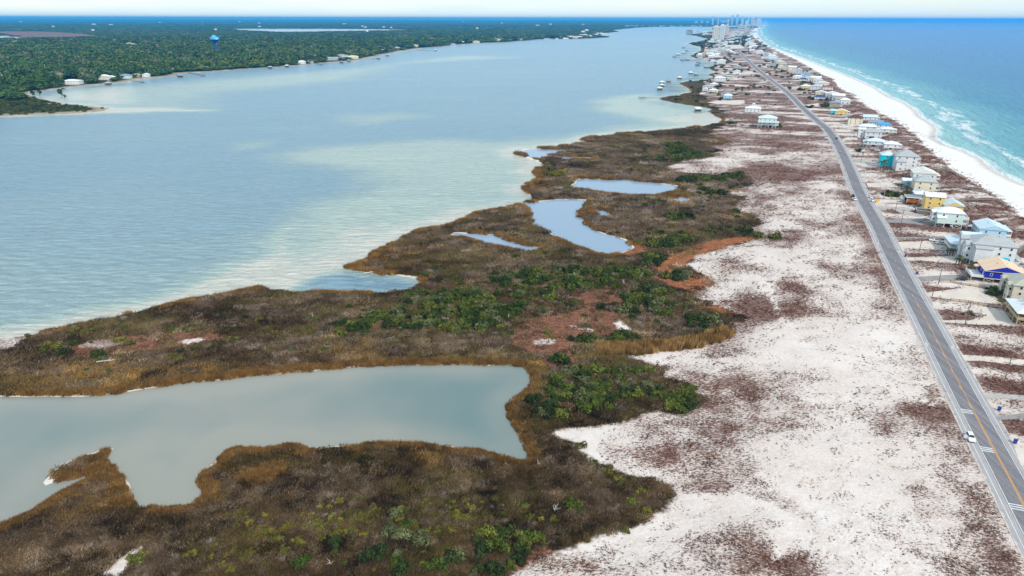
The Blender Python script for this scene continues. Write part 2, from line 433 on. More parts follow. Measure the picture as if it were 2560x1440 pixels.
dist = np.hypot(GX, GY).ravel()
wob = (fbm(GP[:, 0] / 9, GP[:, 1] / 9, 3, 3) - 0.5) * np.clip(dist / 110, 1.6, 9)
s_pen = sd_poly(GP, PEN); s_main = sd_poly(GP, MAIN)
s_land = np.maximum(s_pen, s_main)
s_pond = np.full(len(GP), -1e9)
for _i, q in enumerate(PONDP): s_pond = np.maximum(s_pond, sd_poly(GP, q) + (0.5 if _i == 0 else (-0.7 if _i == 7 else 2.0)))
s_gulf = -sd_poly(GP, GULFP)
sdl = np.minimum(s_land, -s_pond)
sdl = sdl + wob * sstep(30, 4, np.abs(sdl)) * np.where(np.abs(s_gulf) < 60, 0.3, 1.0) * np.where(dist > 3000, 0.4, 1)
sds = sd_poly(GP, SANDP)
for q in SPOTS: sds = np.maximum(sds, sd_poly(GP, poly(q)))
sdb = sd_poly(GP, BEACH)
sdr = np.full(len(GP), -1e9)
for q in RUST: sdr = np.maximum(sdr, sd_poly(GP, poly(q)))
sdm = sd_poly(GP, MAUVE)
sdo = np.full(len(GP), -1e9)
for q in ORANGE: sdo = np.maximum(sdo, sd_poly(GP, poly(q)))
dr = d_line(GP, ROADC)
ROADSIDE = np.vstack([ROADC, np.array([(60000, 60000), (60000, -300)])])
east = sd_poly(GP, ROADSIDE)
east = np.where(dr < 5000, np.sign(east) * dr, east)
px, py = proj(GP, 0.8)
def blobs(L):
    v = np.zeros(len(GP))
    for x, y, rx, ry, a in L: v += a * np.exp(-(((px - x) / rx) ** 2 + ((py - y) / ry) ** 2))
    return v
ua = np.array([0.36, 1.0]); ua /= np.linalg.norm(ua); ub = np.array([ua[1], -ua[0]])        # along and across the spit
al = GP @ ua; ac = GP @ ub
dens = 0.29 + (fbm(GP[:, 0] / 26, GP[:, 1] / 26, 11, 4) - 0.5) * 1.15 + (fbm(GP[:, 0] / 7, GP[:, 1] / 7, 15, 3) - 0.5) * 0.5
dens += blobs([(1900, 765, 120, 36, .34), (1830, 800, 80, 26, .25), (1850, 960, 200, 26, .34), (1700, 990, 100, 26, .3), (1560, 1130, 120, 40, .22), (1660, 1150, 100, 36, .2), (2000, 440, 300, 16, .35), (1960, 370, 160, 12, .2),
               (2200, 700, 60, 60, .25), (2235, 620, 26, 70, .3), (2420, 1290, 90, 70, .18), (2480, 1380, 70, 60, .25), (1440, 1405, 160, 40, .3), (1990, 1420, 160, 26, .32), (2270, 1250, 90, 50, .2), (2190, 1060, 60, 30, .2),
               (2150, 850, 120, 36, -.42), (1800, 1275, 130, 46, -.42), (2150, 1190, 130, 50, -.35), (2230, 1415, 70, 36, -.5), (1420, 1085, 60, 18, -.5), (1900, 900, 90, 18, -.3), (1560, 818, 60, 40, -.7), (2060, 680, 90, 40, -.2), (1990, 1130, 140, 50, -.15)])
dens += 0.14 * sstep(18, 7, dr) * (east < 0)
dens += 0.13 * sstep(260, 430, GP[:, 1])
for q in ([(1900, 1190), (1965, 1225), (2060, 1290), (2130, 1305), (2230, 1380)], [(1700, 1235), (1850, 1240), (1950, 1280), (1965, 1330), (1940, 1400)], [(1405, 1085), (1480, 1120), (1500, 1165)], [(2330, 1010), (2200, 960), (2050, 900), (1960, 800), (1900, 690)]):
    dens -= 0.6 * sstep(1.5, 0.5, d_line(GP, poly(q, z=1.5)))
far = sstep(520, 820, GP[:, 1])
streak = fbm(al / 9, ac / 60, 21, 3)
dens = dens * (1 - far) + far * (0.60 + (streak - 0.5) * 1.7)
yard = (east > 0) & (sdb < 0)
dens = np.where(yard & (GP[:, 1] < 820), 0.46 + (fbm(al / 9, ac / 30, 31, 3) - 0.5) * 1.9, dens)
belt = sstep(62, 40, -sdb) * (sdb < 0) * (east > 0)
dens = dens * (1 - belt) + belt * (0.70 + (fbm(al / 5, ac / 16, 35, 3) - 0.5) * 2.0)
dens = np.where(sdb > -1.5, np.minimum(dens, 0.10 + 0.5 * sstep(2, -3, sdb)), dens)
gold = blobs([(560, 1180, 70, 50, 1), (230, 1240, 110, 46, .9), (230, 1160, 90, 30, .9), (120, 950, 200, 34, .8), (500, 930, 180, 26, .7), (860, 890, 90, 24, .6), (960, 640, 60, 30, .9), (1060, 660, 150, 28, .5), (1330, 960, 26, 60, .9), (1300, 1130, 30, 60, .7),
              (1350, 445, 26, 16, 1.1), (1335, 472, 40, 10, 1.1), (1150, 1340, 100, 30, .5), (1050, 1150, 90, 22, .5), (720, 1120, 60, 22, .7), (1750, 860, 90, 20, .9), (1600, 880, 60, 16, .9), (1640, 1290, 60, 18, .8), (1500, 1350, 90, 20, .7), (1840, 540, 60, 14, .6), (1860, 490, 40, 14, .5), (1700, 236, 60, 6, .6)])
grey = blobs([(1600, 480, 330, 90, .8), (1650, 800, 90, 40, .9), (800, 750, 260, 30, .7), (1250, 690, 260, 26, .8), (200, 1390, 240, 50, .7), (1060, 1240, 260, 60, .6), (1420, 1160, 60, 40, .9), (600, 860, 300, 30, .3), (1100, 860, 200, 26, .8)])
rimk = blobs([(150, 992, 200, 9, 1), (295, 1118, 34, 8, 1), (110, 1205, 30, 22, 1), (190, 1142, 80, 10, .8), (325, 1200, 18, 26, .9), (470, 1256, 50, 10, .7), (530, 1155, 22, 18, .8), (1000, 689, 90, 7, .8), (280, 795, 330, 14, .9), (1330, 398, 40, 10, .8), (1450, 352, 30, 5, .8), (1620, 325, 180, 6, .5), (1320, 372, 60, 4, .7)])
# heights
z = np.where(sdl > 0, 0.5 * sstep(0, 3.0, sdl), np.maximum(sdl * 0.16, -2.2))
z += (fbm(GP[:, 0] / 6, GP[:, 1] / 6, 41, 3) - 0.45) * 0.45 * sstep(1.5, 8, sdl) * sstep(1500, 500, dist)
z += 1.15 * sstep(0, 24, sds) * sstep(0, 10, sdl)
z += (fbm(GP[:, 0] / 22, GP[:, 1] / 22, 43, 3) - 0.45) * 1.5 * sstep(6, 30, sds) * sstep(10, 34, dr) * sstep(900, 400, dist) * (east < 0)
yz = sstep(-6, 0, east) * sstep(0, 24, sds) * (sdb < 0)
z = z * (1 - yz) + 1.65 * yz
z += 2.4 * sstep(60, 24, -sdb) * sstep(0, 9, -sdb) * (sdb < 0) * (east > 12) * (0.55 + 0.9 * fbm(GP[:, 0] / 13, GP[:, 1] / 13, 47, 2)) * sstep(2600, 1300, dist)
z = np.where((sdb > 0) | ((s_gulf > 0) & (s_gulf < 4)), np.minimum(np.maximum(z, 0.0), 0.0 + 0.042 * np.maximum(s_gulf, 0) + 0.12 * fbm(GP[:, 0] / 4, GP[:, 1] / 4, 51, 2) * sstep(6, 14, s_gulf)), z)
z = np.where(s_gulf <= 0, np.maximum(s_gulf * 0.05, -2.2), z)
rb = sstep(22, 8.5, dr)
z = np.where(sdl > 0, z * (1 - rb) + 1.6 * rb, z)
z = np.where(s_main > 0, np.where(sdl > 0, 0.6 + 1.6 * sstep(0, 60, sdl), z), z)
sh = (NR, NC)
for k, v in dict(sdl=sdl, sds=sds, sdb=sdb, sdr=np.maximum(sdr, sdo), sdm=sdm, dr=dr, east=east, dens=dens, gold=gold, grey=grey, rimk=rimk, z=z, main=s_main, gulf=s_gulf, pond=s_pond).items():
    FLD[k] = v.reshape(sh)
def gz(x, y):
    return float(lookup('z', np.array([[x, y]]))[0])
def at(px_, py_):
    """ground point under a photo place, on the real ground height"""
    zz = 1.0
    for _ in range(3):
        p = gp(px_, py_, zz); zz = gz(p[0], p[1])
    return Vector((float(p[0]), float(p[1]), zz))

# ------------------------------------------------------------------ ground sheet
idx = np.arange(NR * NC).reshape(sh)
quads = np.stack([idx[:-1, :-1], idx[:-1, 1:], idx[1:, 1:], idx[1:, :-1]], -1).reshape(-1, 4)
deep = np.all(z.reshape(-1)[quads] < -1.9, axis=1)
gq = quads[~deep]
used = np.unique(gq); remap = np.full(NR * NC, -1); remap[used] = np.arange(len(used))
V = np.stack([GP[:, 0], GP[:, 1], z], 1)[used]
gme = np_mesh('ground', V, remap[gq], True)
for k, v in dict(sdl=sdl, sds=sds, sdb=sdb, sdr=sdr, sdo=sdo, sdm=sdm, dens=dens, gold=gold, grey=grey, rimk=rimk, main=s_main, gulf=s_gulf, east=east).items():
    set_attr(gme, k, np.clip(v[used], -3000, 3000))

m = NT('mat_ground', 0.95, 0.1)
P_ = m.pos()
n1 = m.noise(P_, 0.9, 4, 0.65)
n2 = m.noise(P_, 0.12, 4, 0.6)
n3 = m.noise(P_, 0.03, 3, 0.6)
nf = m.noise(m.mapping(P_, (0.55, 1.2, 1), (0, 0, 0.35)), 1.7, 5, 0.7)
wobn = m.math('MULTIPLY', m.math('SUBTRACT', n2, 0.5), 9.0)
wobf = m.math('MULTIPLY', m.math('SUBTRACT', n1, 0.5), 3.4)
w2 = m.math('ADD', wobn, wobf)
sand = m.ramp(n2, [(0.25, (0.58, 0.485, 0.425)), (0.5, (0.70, 0.615, 0.565)), (0.72, (0.80, 0.74, 0.70))])
sand = m.mix(m.step(0.40, 0.8, n1), sand, (0.81, 0.755, 0.72))
sand = m.mix(m.math('MULTIPLY', m.step(0.40, 0.62, n3), 0.30), sand, (0.60, 0.49, 0.43))
heath = m.ramp(n1, [(0.25, (0.060, 0.026, 0.018)), (0.5, (0.15, 0.064, 0.045)), (0.72, (0.26, 0.165, 0.13))])
thr = m.math('SUBTRACT', 0.72, m.math('MULTIPLY', m.attr('dens'), 0.42))
hmask = m.step(-0.05, 0.05, m.math('SUBTRACT', nf, thr))
c_sand = m.mix(hmask, sand, heath)
spk = m.math('MULTIPLY', m.step(0.50, 0.60, m.noise(m.mapping(P_, (0.6, 1.1, 1), (0, 0, -0.3)), 4.2, 4, 0.75)), m.step(-0.15, 0.6, m.math('ADD', m.attr('dens'), m.math('MULTIPLY', m.math('SUBTRACT', n2, 0.5), 1.2))))
c_sand = m.mix(m.math('MULTIPLY', spk, 0.60), c_sand, (0.30, 0.215, 0.18))
haze_veg = m.math('MULTIPLY', m.step(0.25, 0.95, m.attr('dens')), 0.55)
c_sand = m.mix(haze_veg, c_sand, m.mix(n1, (0.15, 0.085, 0.075), (0.33, 0.245, 0.22)))
beach = m.ramp(n2, [(0.3, (0.74, 0.70, 0.665)), (0.7, (0.83, 0.805, 0.785))])
beach = m.mix(m.step(0.68, 0.72, nf), beach, (0.5, 0.42, 0.36))
wet = m.step(9.0, 1.0, m.math('ADD', m.attr('gulf'), m.math('MULTIPLY', wobn, 0.35)))
beach = m.mix(m.math('MULTIPLY', wet, 0.6), beach, (0.40, 0.335, 0.29))
c_sand = m.mix(m.step(-1.0, 1.0, m.math('ADD', m.attr('sdb'), m.math('MULTIPLY', wobn, 0.6))), c_sand, beach)
marsh = m.ramp(n1, [(0.28, (0.020, 0.012, 0.006)), (0.45, (0.050, 0.032, 0.016)), (0.6, (0.085, 0.055, 0.030)), (0.75, (0.14, 0.095, 0.06))])
olive = m.ramp(n1, [(0.3, (0.030, 0.027, 0.008)), (0.7, (0.14, 0.115, 0.04))])
marsh = m.mix(m.step(0.45, 0.62, n2), marsh, olive)
greyv = m.ramp(n1, [(0.3, (0.030, 0.021, 0.015)), (0.7, (0.125, 0.09, 0.07))])
marsh = m.mix(m.math('MULTIPLY', m.step(0.1, 0.7, m.math('ADD', m.attr('grey'), m.math('MULTIPLY', m.math('SUBTRACT', n2, 0.5), 1.0))), 0.8), marsh, greyv)
goldc = m.ramp(n1, [(0.25, (0.07, 0.034, 0.008)), (0.5, (0.19, 0.098, 0.024)), (0.75, (0.33, 0.19, 0.06))])
gk = m.math('ADD', m.attr('gold'), m.math('MULTIPLY', m.math('SUBTRACT', n2, 0.5), 1.1))
marsh = m.mix(m.math('MULTIPLY', m.step(0.2, 0.8, gk), 0.75), marsh, goldc)
fr = m.math('ADD', m.attr('sdl'), wobf)
marsh = m.mix(m.math('MULTIPLY', m.step(7.0, 3.0, fr), 0.6), marsh, goldc)
rust = m.ramp(n1, [(0.28, (0.085, 0.036, 0.018)), (0.5, (0.29, 0.105, 0.042)), (0.75, (0.46, 0.21, 0.11))])
dull = m.ramp(n1, [(0.28, (0.060, 0.030, 0.020)), (0.5, (0.19, 0.080, 0.047)), (0.75, (0.33, 0.175, 0.115))])
marsh = m.mix(m.step(-3.0, 0.5, m.math('ADD', m.attr('sdr'), w2)), marsh, dull)
marsh = m.mix(m.step(-2.5, 1.0, m.math('ADD', m.attr('sdo'), w2)), marsh, rust)
col = m.mix(m.step(-1.2, 1.2, m.math('ADD', m.attr('sds'), w2)), marsh, c_sand)
rim = m.step(1.2, 0.5, m.math('SUBTRACT', m.math('ADD', m.attr('sdl'), m.math('MULTIPLY', wobn, 0.4)), m.math('MULTIPLY', m.attr('rimk'), 1.7)))
col = m.mix(rim, col, (0.70, 0.64, 0.56))
floor = m.ramp(n3, [(0.3, (0.018, 0.030, 0.013)), (0.7, (0.045, 0.062, 0.025))])
floor = m.mix(m.step(0.62, 0.7, m.noise(P_, 0.004, 5, 0.7)), floor, (0.20, 0.19, 0.16))
floor = m.mix(m.step(-20, 20, m.attr('sdm')), floor, (0.20, 0.125, 0.105))
shore = m.step(26, 8, m.math('ADD', m.attr('sdl'), m.math('MULTIPLY', wobn, 2.2)))
floor = m.mix(shore, floor, m.mix(n2, (0.16, 0.10, 0.05), (0.55, 0.48, 0.38)))
col = m.mix(m.step(-4, 4, m.attr('main')), col, floor)
m.bump(n1, 0.6, 0.5)
ground = tag(link('ground', gme, m.base(col)), kind='structure')

# ------------------------------------------------------------------ water sheets
S = 2
ri = np.arange(0, NR, S); ci = np.arange(0, NC, S)
if ri[-1] != NR - 1: ri = np.append(ri, NR - 1)
if ci[-1] != NC - 1: ci = np.append(ci, NC - 1)
cid = idx[np.ix_(ri, ci)]
wq = np.stack([cid[:-1, :-1], cid[:-1, 1:], cid[1:, 1:], cid[1:, :-1]], -1).reshape(-1, 4)
cellw = sdl[wq].min(1)
isw = cellw < 1.0
isg = (s_gulf[wq].max(1) < 120) & (s_gulf[wq].min(1) < 1)
pc = np.array([sd_poly(GP[wq].mean(1), q) for q in PONDP])        # (ponds, cells)
pcb = pc.argmax(0); pcv = pc.max(0)
csize = np.abs(GP[wq][:, 2, 1] - GP[wq][:, 0, 1])
isp = isw & ~isg & (pcv > -(csize * 1.5 + 2.5)) & (s_land[wq].mean(1) > 0)
isb = isw & ~isg & ~isp
SHOAL = [([(700, 388), (800, 368), (950, 352), (1100, 345), (1250, 350), (1400, 338), (1500, 320), (1620, 305), (1790, 285), (1810, 320), (1450, 372), (1350, 440), (1300, 512), (1100, 574), (940, 645), (860, 690), (660, 740), (480, 770), (250, 820),
           (60, 856), (60, 832), (250, 788), (420, 738), (540, 690), (640, 650), (680, 622), (665, 596), (690, 560), (760, 520), (850, 490), (920, 460), (880, 430), (760, 415)], 24, 0.58),
         ([(420, 762), (540, 700), (640, 662), (685, 636), (672, 600), (700, 570), (740, 556), (715, 590), (722, 630), (690, 665), (600, 705), (640, 712), (760, 680), (850, 668), (700, 726), (560, 738), (440, 765)], 9, 0.62),
         ([(840, 590), (900, 570), (960, 560), (900, 590), (860, 610)], 7, 0.4), ([(1050, 545), (1180, 520), (1290, 500), (1180, 545), (1090, 560)], 8, 0.2),
         ([(1480, 252), (1560, 236), (1640, 232), (1650, 258), (1790, 285), (1800, 312), (1600, 302), (1500, 276)], 26, 0.7),
         ([(60, 248), (200, 225), (560, 196), (900, 168), (1150, 138), (1310, 144), (1000, 160), (880, 200), (560, 232), (530, 278), (280, 279)], 60, 0.5),
         ([(120, 230), (270, 214), (330, 216), (340, 262), (220, 262), (140, 252)], 26, 0.45), ([(240, 268), (300, 268), (400, 271), (540, 277), (400, 279), (260, 284), (-300, 303), (-300, 296), (100, 288)], 12, 1.0),
         ([(570, 360), (690, 350), (680, 366), (600, 374)], 14, 0.42), ([(840, 290), (1000, 280), (1070, 292), (900, 312)], 24, 0.4), ([(1250, 385), (1300, 376), (1340, 400), (1290, 395)], 10, 0.4)]
def water_sheet(name, cells, mat, extra):
    u = np.unique(cells); rm = np.full(NR * NC, -1); rm[u] = np.arange(len(u))
    Vw = np.stack([GP[u, 0], GP[u, 1], np.zeros(len(u))], 1)
    me = np_mesh(name, Vw, rm[cells], True)
    for k, f in extra.items(): set_attr(me, k, f(u))
    return tag(link(name, me, mat), kind='structure')

def shoal_at(u):
    p = GP[u]; wv = (fbm(p[:, 0] / 40, p[:, 1] / 40, 61, 3) - 0.5) * 30
    v = np.zeros(len(u))
    for q, w, a in SHOAL: v += a * sstep(-w, w * 1.3, sd_poly(p, poly(q)) + wv * min(1, w / 26))
    v += 0.55 * sstep(26, 2, -sdl[u]) * sstep(-60, -2, sdl[u])
    v -= 0.75 * sstep(-8, 8, sd_poly(p, poly([(720, 716), (800, 690), (862, 676), (940, 690), (1000, 696), (1060, 710), (1040, 725), (960, 735), (800, 735), (740, 730)])))
    v += (fbm(p[:, 0] / 240, p[:, 1] / 120, 63, 3) - 0.5) * 0.30
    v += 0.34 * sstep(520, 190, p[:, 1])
    return np.clip(v, 0, 1)
m = NT('mat_bay_water', 0.22, 0.45)
m.bsdf.inputs['IOR'].default_value = 1.33
P_ = m.pos()
sv = m.math('ADD', m.attr('shoal'), m.math('MULTIPLY', m.math('SUBTRACT', m.noise(P_, 0.05, 4, 0.6), 0.5), 0.12))
rip = m.noise(m.mapping(P_, (0.42, 1.0, 1), (0, 0, -0.06)), 0.26, 5, 0.68, 0.6)
rip2 = m.noise(m.mapping(P_, (0.35, 1.0, 1), (0, 0, 0.12)), 0.05, 4, 0.6)
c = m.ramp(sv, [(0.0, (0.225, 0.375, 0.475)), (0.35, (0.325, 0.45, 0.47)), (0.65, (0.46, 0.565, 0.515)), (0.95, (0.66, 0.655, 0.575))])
m.bump(m.math('ADD', rip, m.math('MULTIPLY', rip2, 1.6)), 1.0, 5.0)
bay_mat = m.base(c)
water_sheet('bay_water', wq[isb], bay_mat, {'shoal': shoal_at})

m = NT('mat_pond_water', 0.06, 0.5)
m.bsdf.inputs['IOR'].default_value = 1.33
P_ = m.pos()
milk = m.attr('milk')
c = m.mix(milk, (0.25, 0.345, 0.45), m.ramp(m.math('ADD', m.noise(P_, 0.016, 3, 0.5), m.math('MULTIPLY', m.attr('silt'), 0.25)), [(0.3, (0.095, 0.20, 0.195)), (0.55, (0.165, 0.225, 0.22)), (0.9, (0.30, 0.30, 0.262))]))  # pond blue puts part of the sky's reflection into the base colour
m.bump(m.noise(m.mapping(P_, (0.4, 1.0, 1), (0, 0, -0.5)), 1.1, 3, 0.55), 0.12, 0.5)
pond_mat = m.base(c)
PNAMES = ['lagoon_water', 'pond_water', 'pond_water', 'creek_water', 'creek_water', 'pool_water', 'pool_water', 'pool_water', 'pool_water', 'lake_water', 'lake_water']
for k in range(len(PONDP)):
    cells = wq[isp & (pcb == k)]
    if len(cells): water_sheet(PNAMES[k], cells, pond_mat, {'milk': lambda u, k=k: np.full(len(u), 1.0 if k in (0, 7) else (0.3 if k > 8 else 0.0)), 'silt': lambda u: sstep(20, -70, GP[u, 0]) + 0.6 * sstep(14, 2, -sdl[u])})

m = NT('mat_gulf_water', 0.3, 0.06)
m.bsdf.inputs['IOR'].default_value = 1.33
P_ = m.pos()
off = m.math('MULTIPLY', m.attr('gulf'), -1.0)
RA = math.atan2(0.36, 1.0)
pw = m.mapping(P_, (1, 1, 1), (0, 0, RA))                      # x across the shore, y along it
big = m.noise(m.mapping(pw, (1.0, 0.28, 1)), 0.016, 4, 0.6)
med = m.noise(m.mapping(pw, (1.0, 0.22, 1)), 0.085, 4, 0.65)
fin = m.noise(m.mapping(pw, (1.0, 0.5, 1)), 0.6, 4, 0.7)
o2 = m.math('ADD', off, m.math('MULTIPLY', m.math('SUBTRACT', big, 0.5), 90.0))
n_ = m.math('DIVIDE', o2, 900.0)
c = m.ramp(n_, [(0.0, (0.34, 0.60, 0.61)), (0.05, (0.16, 0.45, 0.51)), (0.14, (0.042, 0.26, 0.41)), (0.35, (0.026, 0.20, 0.405)), (1.0, (0.016, 0.19, 0.45))])
c = m.mix(m.math('MULTIPLY', m.step(0.45, 0.7, med), 0.35), c, m.mix(0.5, c, (0.02, 0.11, 0.17)))
def band(a, b, cc, d, thr, src):
    k = m.math('MULTIPLY', m.step(a, b, o2), m.step(d, cc, o2))
    return m.math('MULTIPLY', k, m.step(thr, thr + 0.09, src))
mixn = m.math('ADD', m.math('MULTIPLY', med, 0.6), m.math('MULTIPLY', fin, 0.4))
f1 = band(28, 36, 44, 56, 0.46, mixn)
f2 = band(72, 78, 84, 92, 0.58, mixn)
f3 = m.math('MULTIPLY', m.step(9.0, 3.0, m.math('ADD', off, m.math('MULTIPLY', m.math('SUBTRACT', med, 0.5), 12.0))), 0.85)
f4 = m.math('MULTIPLY', m.step(80, 10, o2), m.math('MULTIPLY', m.step(0.52, 0.66, fin), 0.3))
f5 = m.math('MULTIPLY', m.step(0.78, 0.79, m.noise(m.mapping(pw, (1.0, 0.35, 1)), 0.03, 5, 0.75)), 0.8)
foam = m.math('MAXIMUM', m.math('MAXIMUM', f1, f2), m.math('MAXIMUM', m.math('MAXIMUM', f3, f4), f5))
c = m.mix(m.math('MULTIPLY', foam, 0.9), c, (0.86, 0.90, 0.90))
m.put(m.bsdf.inputs['Roughness'], m.math('ADD', 0.22, m.math('MULTIPLY', foam, 0.5)))
swl = m.noise(m.mapping(pw, (1.0, 0.22, 1)), 0.13, 4, 0.62)
m.bump(m.math('ADD', m.math('MULTIPLY', swl, 2.0), m.math('MULTIPLY', fin, 0.5)), 1.0, 4.0)
water_sheet('gulf_water', wq[isg], m.base(c), {'gulf': lambda u: s_gulf[u]})
# ------------------------------------------------------------------ plant material and shapes
def leaf_mat(name, source, lo=0.55, hi=1.35, rough=0.8, trans=0.25):
    m = NT('mat_' + name, rough, 0.15)
    c = m.info('Color') if source == 'object' else m.attr('col', 'Color', 'INSTANCER')
    k = m.attr('leaf')
    c2 = m.mix(1.0, c, m.ramp(k, [(0.0, (lo, lo, lo)), (1.0, (hi, hi, hi))]), 'MULTIPLY')
    return m.base(c2)
M_grass = leaf_mat('grass', 'inst', 0.5, 1.6)
M_leaf_i = leaf_mat('leaves_mass', 'inst', 0.6, 1.4)
M_leaf_o = leaf_mat('leaves', 'object', 0.5, 1.5)
M_bark = paint('bark', (0.11, 0.085, 0.065), 0.95, 0.1, 0.35, 3.0)
TPL = bpy.data.collections.new('plant_shapes')

def add_template(col, name, V, F, mat, leaf):
    me = np_mesh(name, V, F)
    set_attr(me, 'leaf', leaf, 'FLOAT', 'FACE')
    me.materials.append(mat)
    o = bpy.data.objects.new(name, me); col.objects.link(o); return o

def blades(n, rad, h0, h1, w, lean, spread, r):
    """a patch of single-triangle grass blades, most of them leaning one way"""
    a = r.uniform(0, 2 * math.pi, n); q = np.sqrt(r.uniform(0, 1, n)) * rad
    bx, by = q * np.cos(a), q * np.sin(a)
    h = r.uniform(h0, h1, n); fa = r.uniform(0, math.pi, n)
    lx = r.normal(lean, spread, n) * h; ly = r.normal(0, spread, n) * h
    ww = w * r.uniform(0.6, 1.4, n)
    V = np.zeros((n, 3, 3))
    V[:, 0] = np.stack([bx - np.cos(fa) * ww, by - np.sin(fa) * ww, np.full(n, -0.1)], 1)
    V[:, 1] = np.stack([bx + np.cos(fa) * ww, by + np.sin(fa) * ww, np.full(n, -0.1)], 1)
    V[:, 2] = np.stack([bx + lx, by + ly, h], 1)
    return V.reshape(-1, 3), np.arange(n * 3).reshape(-1, 3), r.uniform(0, 1, n)

def crown(n, lobes, leaf, r, flat=1.0, up=0.35):
    """leaf cards spread over several lobes (cx, cy, cz, radius)"""
    lob = np.array(lobes); wts = lob[:, 3] ** 2; wts /= wts.sum()
    k = r.choice(len(lob), n, p=wts)
    d = r.normal(size=(n, 3)); d[:, 2] = np.where(d[:, 2] < -0.35 * np.abs(d[:, 2]).max(), -d[:, 2], d[:, 2])
    d /= np.linalg.norm(d, axis=1)[:, None]
    c = lob[k, :3] + d * (lob[k, 3] * r.uniform(0.72, 1.06, n))[:, None] * np.array([1, 1, flat])
    nn = d + r.normal(size=(n, 3)) * 0.55; nn[:, 2] += up; nn /= np.linalg.norm(nn, axis=1)[:, None]
    t = np.cross(nn, r.normal(size=(n, 3))); t /= np.linalg.norm(t, axis=1)[:, None]
    b = np.cross(nn, t)
    s = leaf * r.uniform(0.6, 1.35, n)[:, None]; e = s * r.uniform(0.5, 0.9, n)[:, None]
    V = np.stack([c - t * s, c - b * e * 0.8, c + t * s, c + b * e], 1)
    # each lobe has its own tone, each leaf a little too
    tone = r.uniform(0.15, 0.85, len(lob))[k]
    return V.reshape(-1, 3), np.arange(n * 4).reshape(-1, 4), np.clip(tone + r.normal(0, 0.18, n), 0, 1)

def shrub_lobes(r, wide=1.0, tall=0.8):
    L = [(0, 0, 0.42 * tall, 0.52)]
    for i in range(r.integers(5, 9)):
        a = r.uniform(0, 2 * math.pi); q = r.uniform(0.35, 0.78) * wide
        L.append((q * math.cos(a), q * math.sin(a), r.uniform(0.15, 0.72) * tall, r.uniform(0.22, 0.42)))
    return L

def sub(name):
    c = bpy.data.collections.new(name); return c

def instancer(name, pts, rot, scl, pick, col, coll, mat=None, kind='stuff', label=None, cat=None):
    """one object of uncountable plants: a cloud of points that carries copies of a few shapes"""
    n = len(pts)
    me = bpy.data.meshes.new(name)
    me.vertices.add(n); me.vertices.foreach_set('co', np.asarray(pts, dtype=np.float32).ravel()); me.update()
    set_attr(me, 'rot', np.stack([np.zeros(n), np.zeros(n), rot], 1), 'FLOAT_VECTOR')
    set_attr(me, 'scl', scl, 'FLOAT_VECTOR')
    set_attr(me, 'pick', pick, 'INT')
    set_attr(me, 'col', np.concatenate([col, np.ones((n, 1))], 1), 'FLOAT_COLOR')
    ng = bpy.data.node_groups.new('scatter_' + name, 'GeometryNodeTree')
    ng.interface.new_socket('Geometry', in_out='INPUT', socket_type='NodeSocketGeometry')
    ng.interface.new_socket('Geometry', in_out='OUTPUT', socket_type='NodeSocketGeometry')
    N, L = ng.nodes, ng.links
    gi, go = N.new('NodeGroupInput'), N.new('NodeGroupOutput')
    ci_ = N.new('GeometryNodeCollectionInfo'); ci_.inputs['Collection'].default_value = coll
    ci_.inputs['Separate Children'].default_value = True; ci_.inputs['Reset Children'].default_value = True
    ip = N.new('GeometryNodeInstanceOnPoints'); ip.inputs['Pick Instance'].default_value = True
    def na(nm, t):
        a = N.new('GeometryNodeInputNamedAttribute'); a.data_type = t; a.inputs['Name'].default_value = nm
        return [s_ for s_ in a.outputs if s_.enabled and s_.name == 'Attribute'][0]
    L.new(gi.outputs[0], ip.inputs['Points']); L.new(ci_.outputs[0], ip.inputs['Instance'])
    L.new(na('pick', 'INT'), ip.inputs['Instance Index']); L.new(na('scl', 'FLOAT_VECTOR'), ip.inputs['Scale'])
    e2r = N.new('FunctionNodeEulerToRotation'); L.new(na('rot', 'FLOAT_VECTOR'), e2r.inputs[0]); L.new(e2r.outputs[0], ip.inputs['Rotation'])
    L.new(ip.outputs[0], go.inputs[0])
    o = link(name, me)
    md = o.modifiers.new('scatter', 'NODES'); md.node_group = ng
    return tag(o, label, cat, kind=kind)

def fan_points(n_unit, f0, f1, t0, t1, r):
    n = int(n_unit * math.log(f1 / f0) * (t1 - t0))
    f = np.exp(r.uniform(math.log(f0), math.log(f1), n)); t = r.uniform(t0, t1, n)
    return np.stack([f * t, f], 1)

r = np.random.default_rng(11)
C_marsh, C_heath, C_reed, C_shrub, C_tree, C_twig = (sub(k) for k in ('marsh_shapes', 'heath_shapes', 'reed_shapes', 'shrub_shapes', 'tree_shapes', 'twig_shapes'))
for i in range(5): add_template(C_marsh, 'marsh_patch_%d' % i, *blades(90, 1.5, 0.35, 0.95, 0.075, 0.45, 0.45, r)[:2], M_grass, r.uniform(0, 1, 90))
for i in range(4): add_template(C_reed, 'reed_patch_%d' % i, *blades(70, 1.1, 0.9, 1.9, 0.06, 0.12, 0.16, r)[:2], M_grass, r.uniform(0, 1, 70))
for i in range(5):
    VV, LL = [], []
    for j in range(6):                                             # six low wiry cushions
        v, f, l = blades(14, 0.30, 0.10, 0.40, 0.07, 0.0, 0.75, r)
        v = v * r.uniform(0.6, 1.3) + np.array([r.normal(0, 1.6), r.normal(0, 1.1), 0]); VV.append(v); LL.append(l)
    v = np.concatenate(VV); add_template(C_heath, 'heath_patch_%d' % i, v, np.arange(len(v)).reshape(-1, 3), M_grass, np.concatenate(LL))
for i in range(4): add_template(C_twig, 'twig_brush_%d' % i, *blades(150, 0.95, 0.35, 1.0, 0.035, 0.0, 0.55, r)[:2], M_grass, r.uniform(0, 1, 150))
SHRUB_ME = []
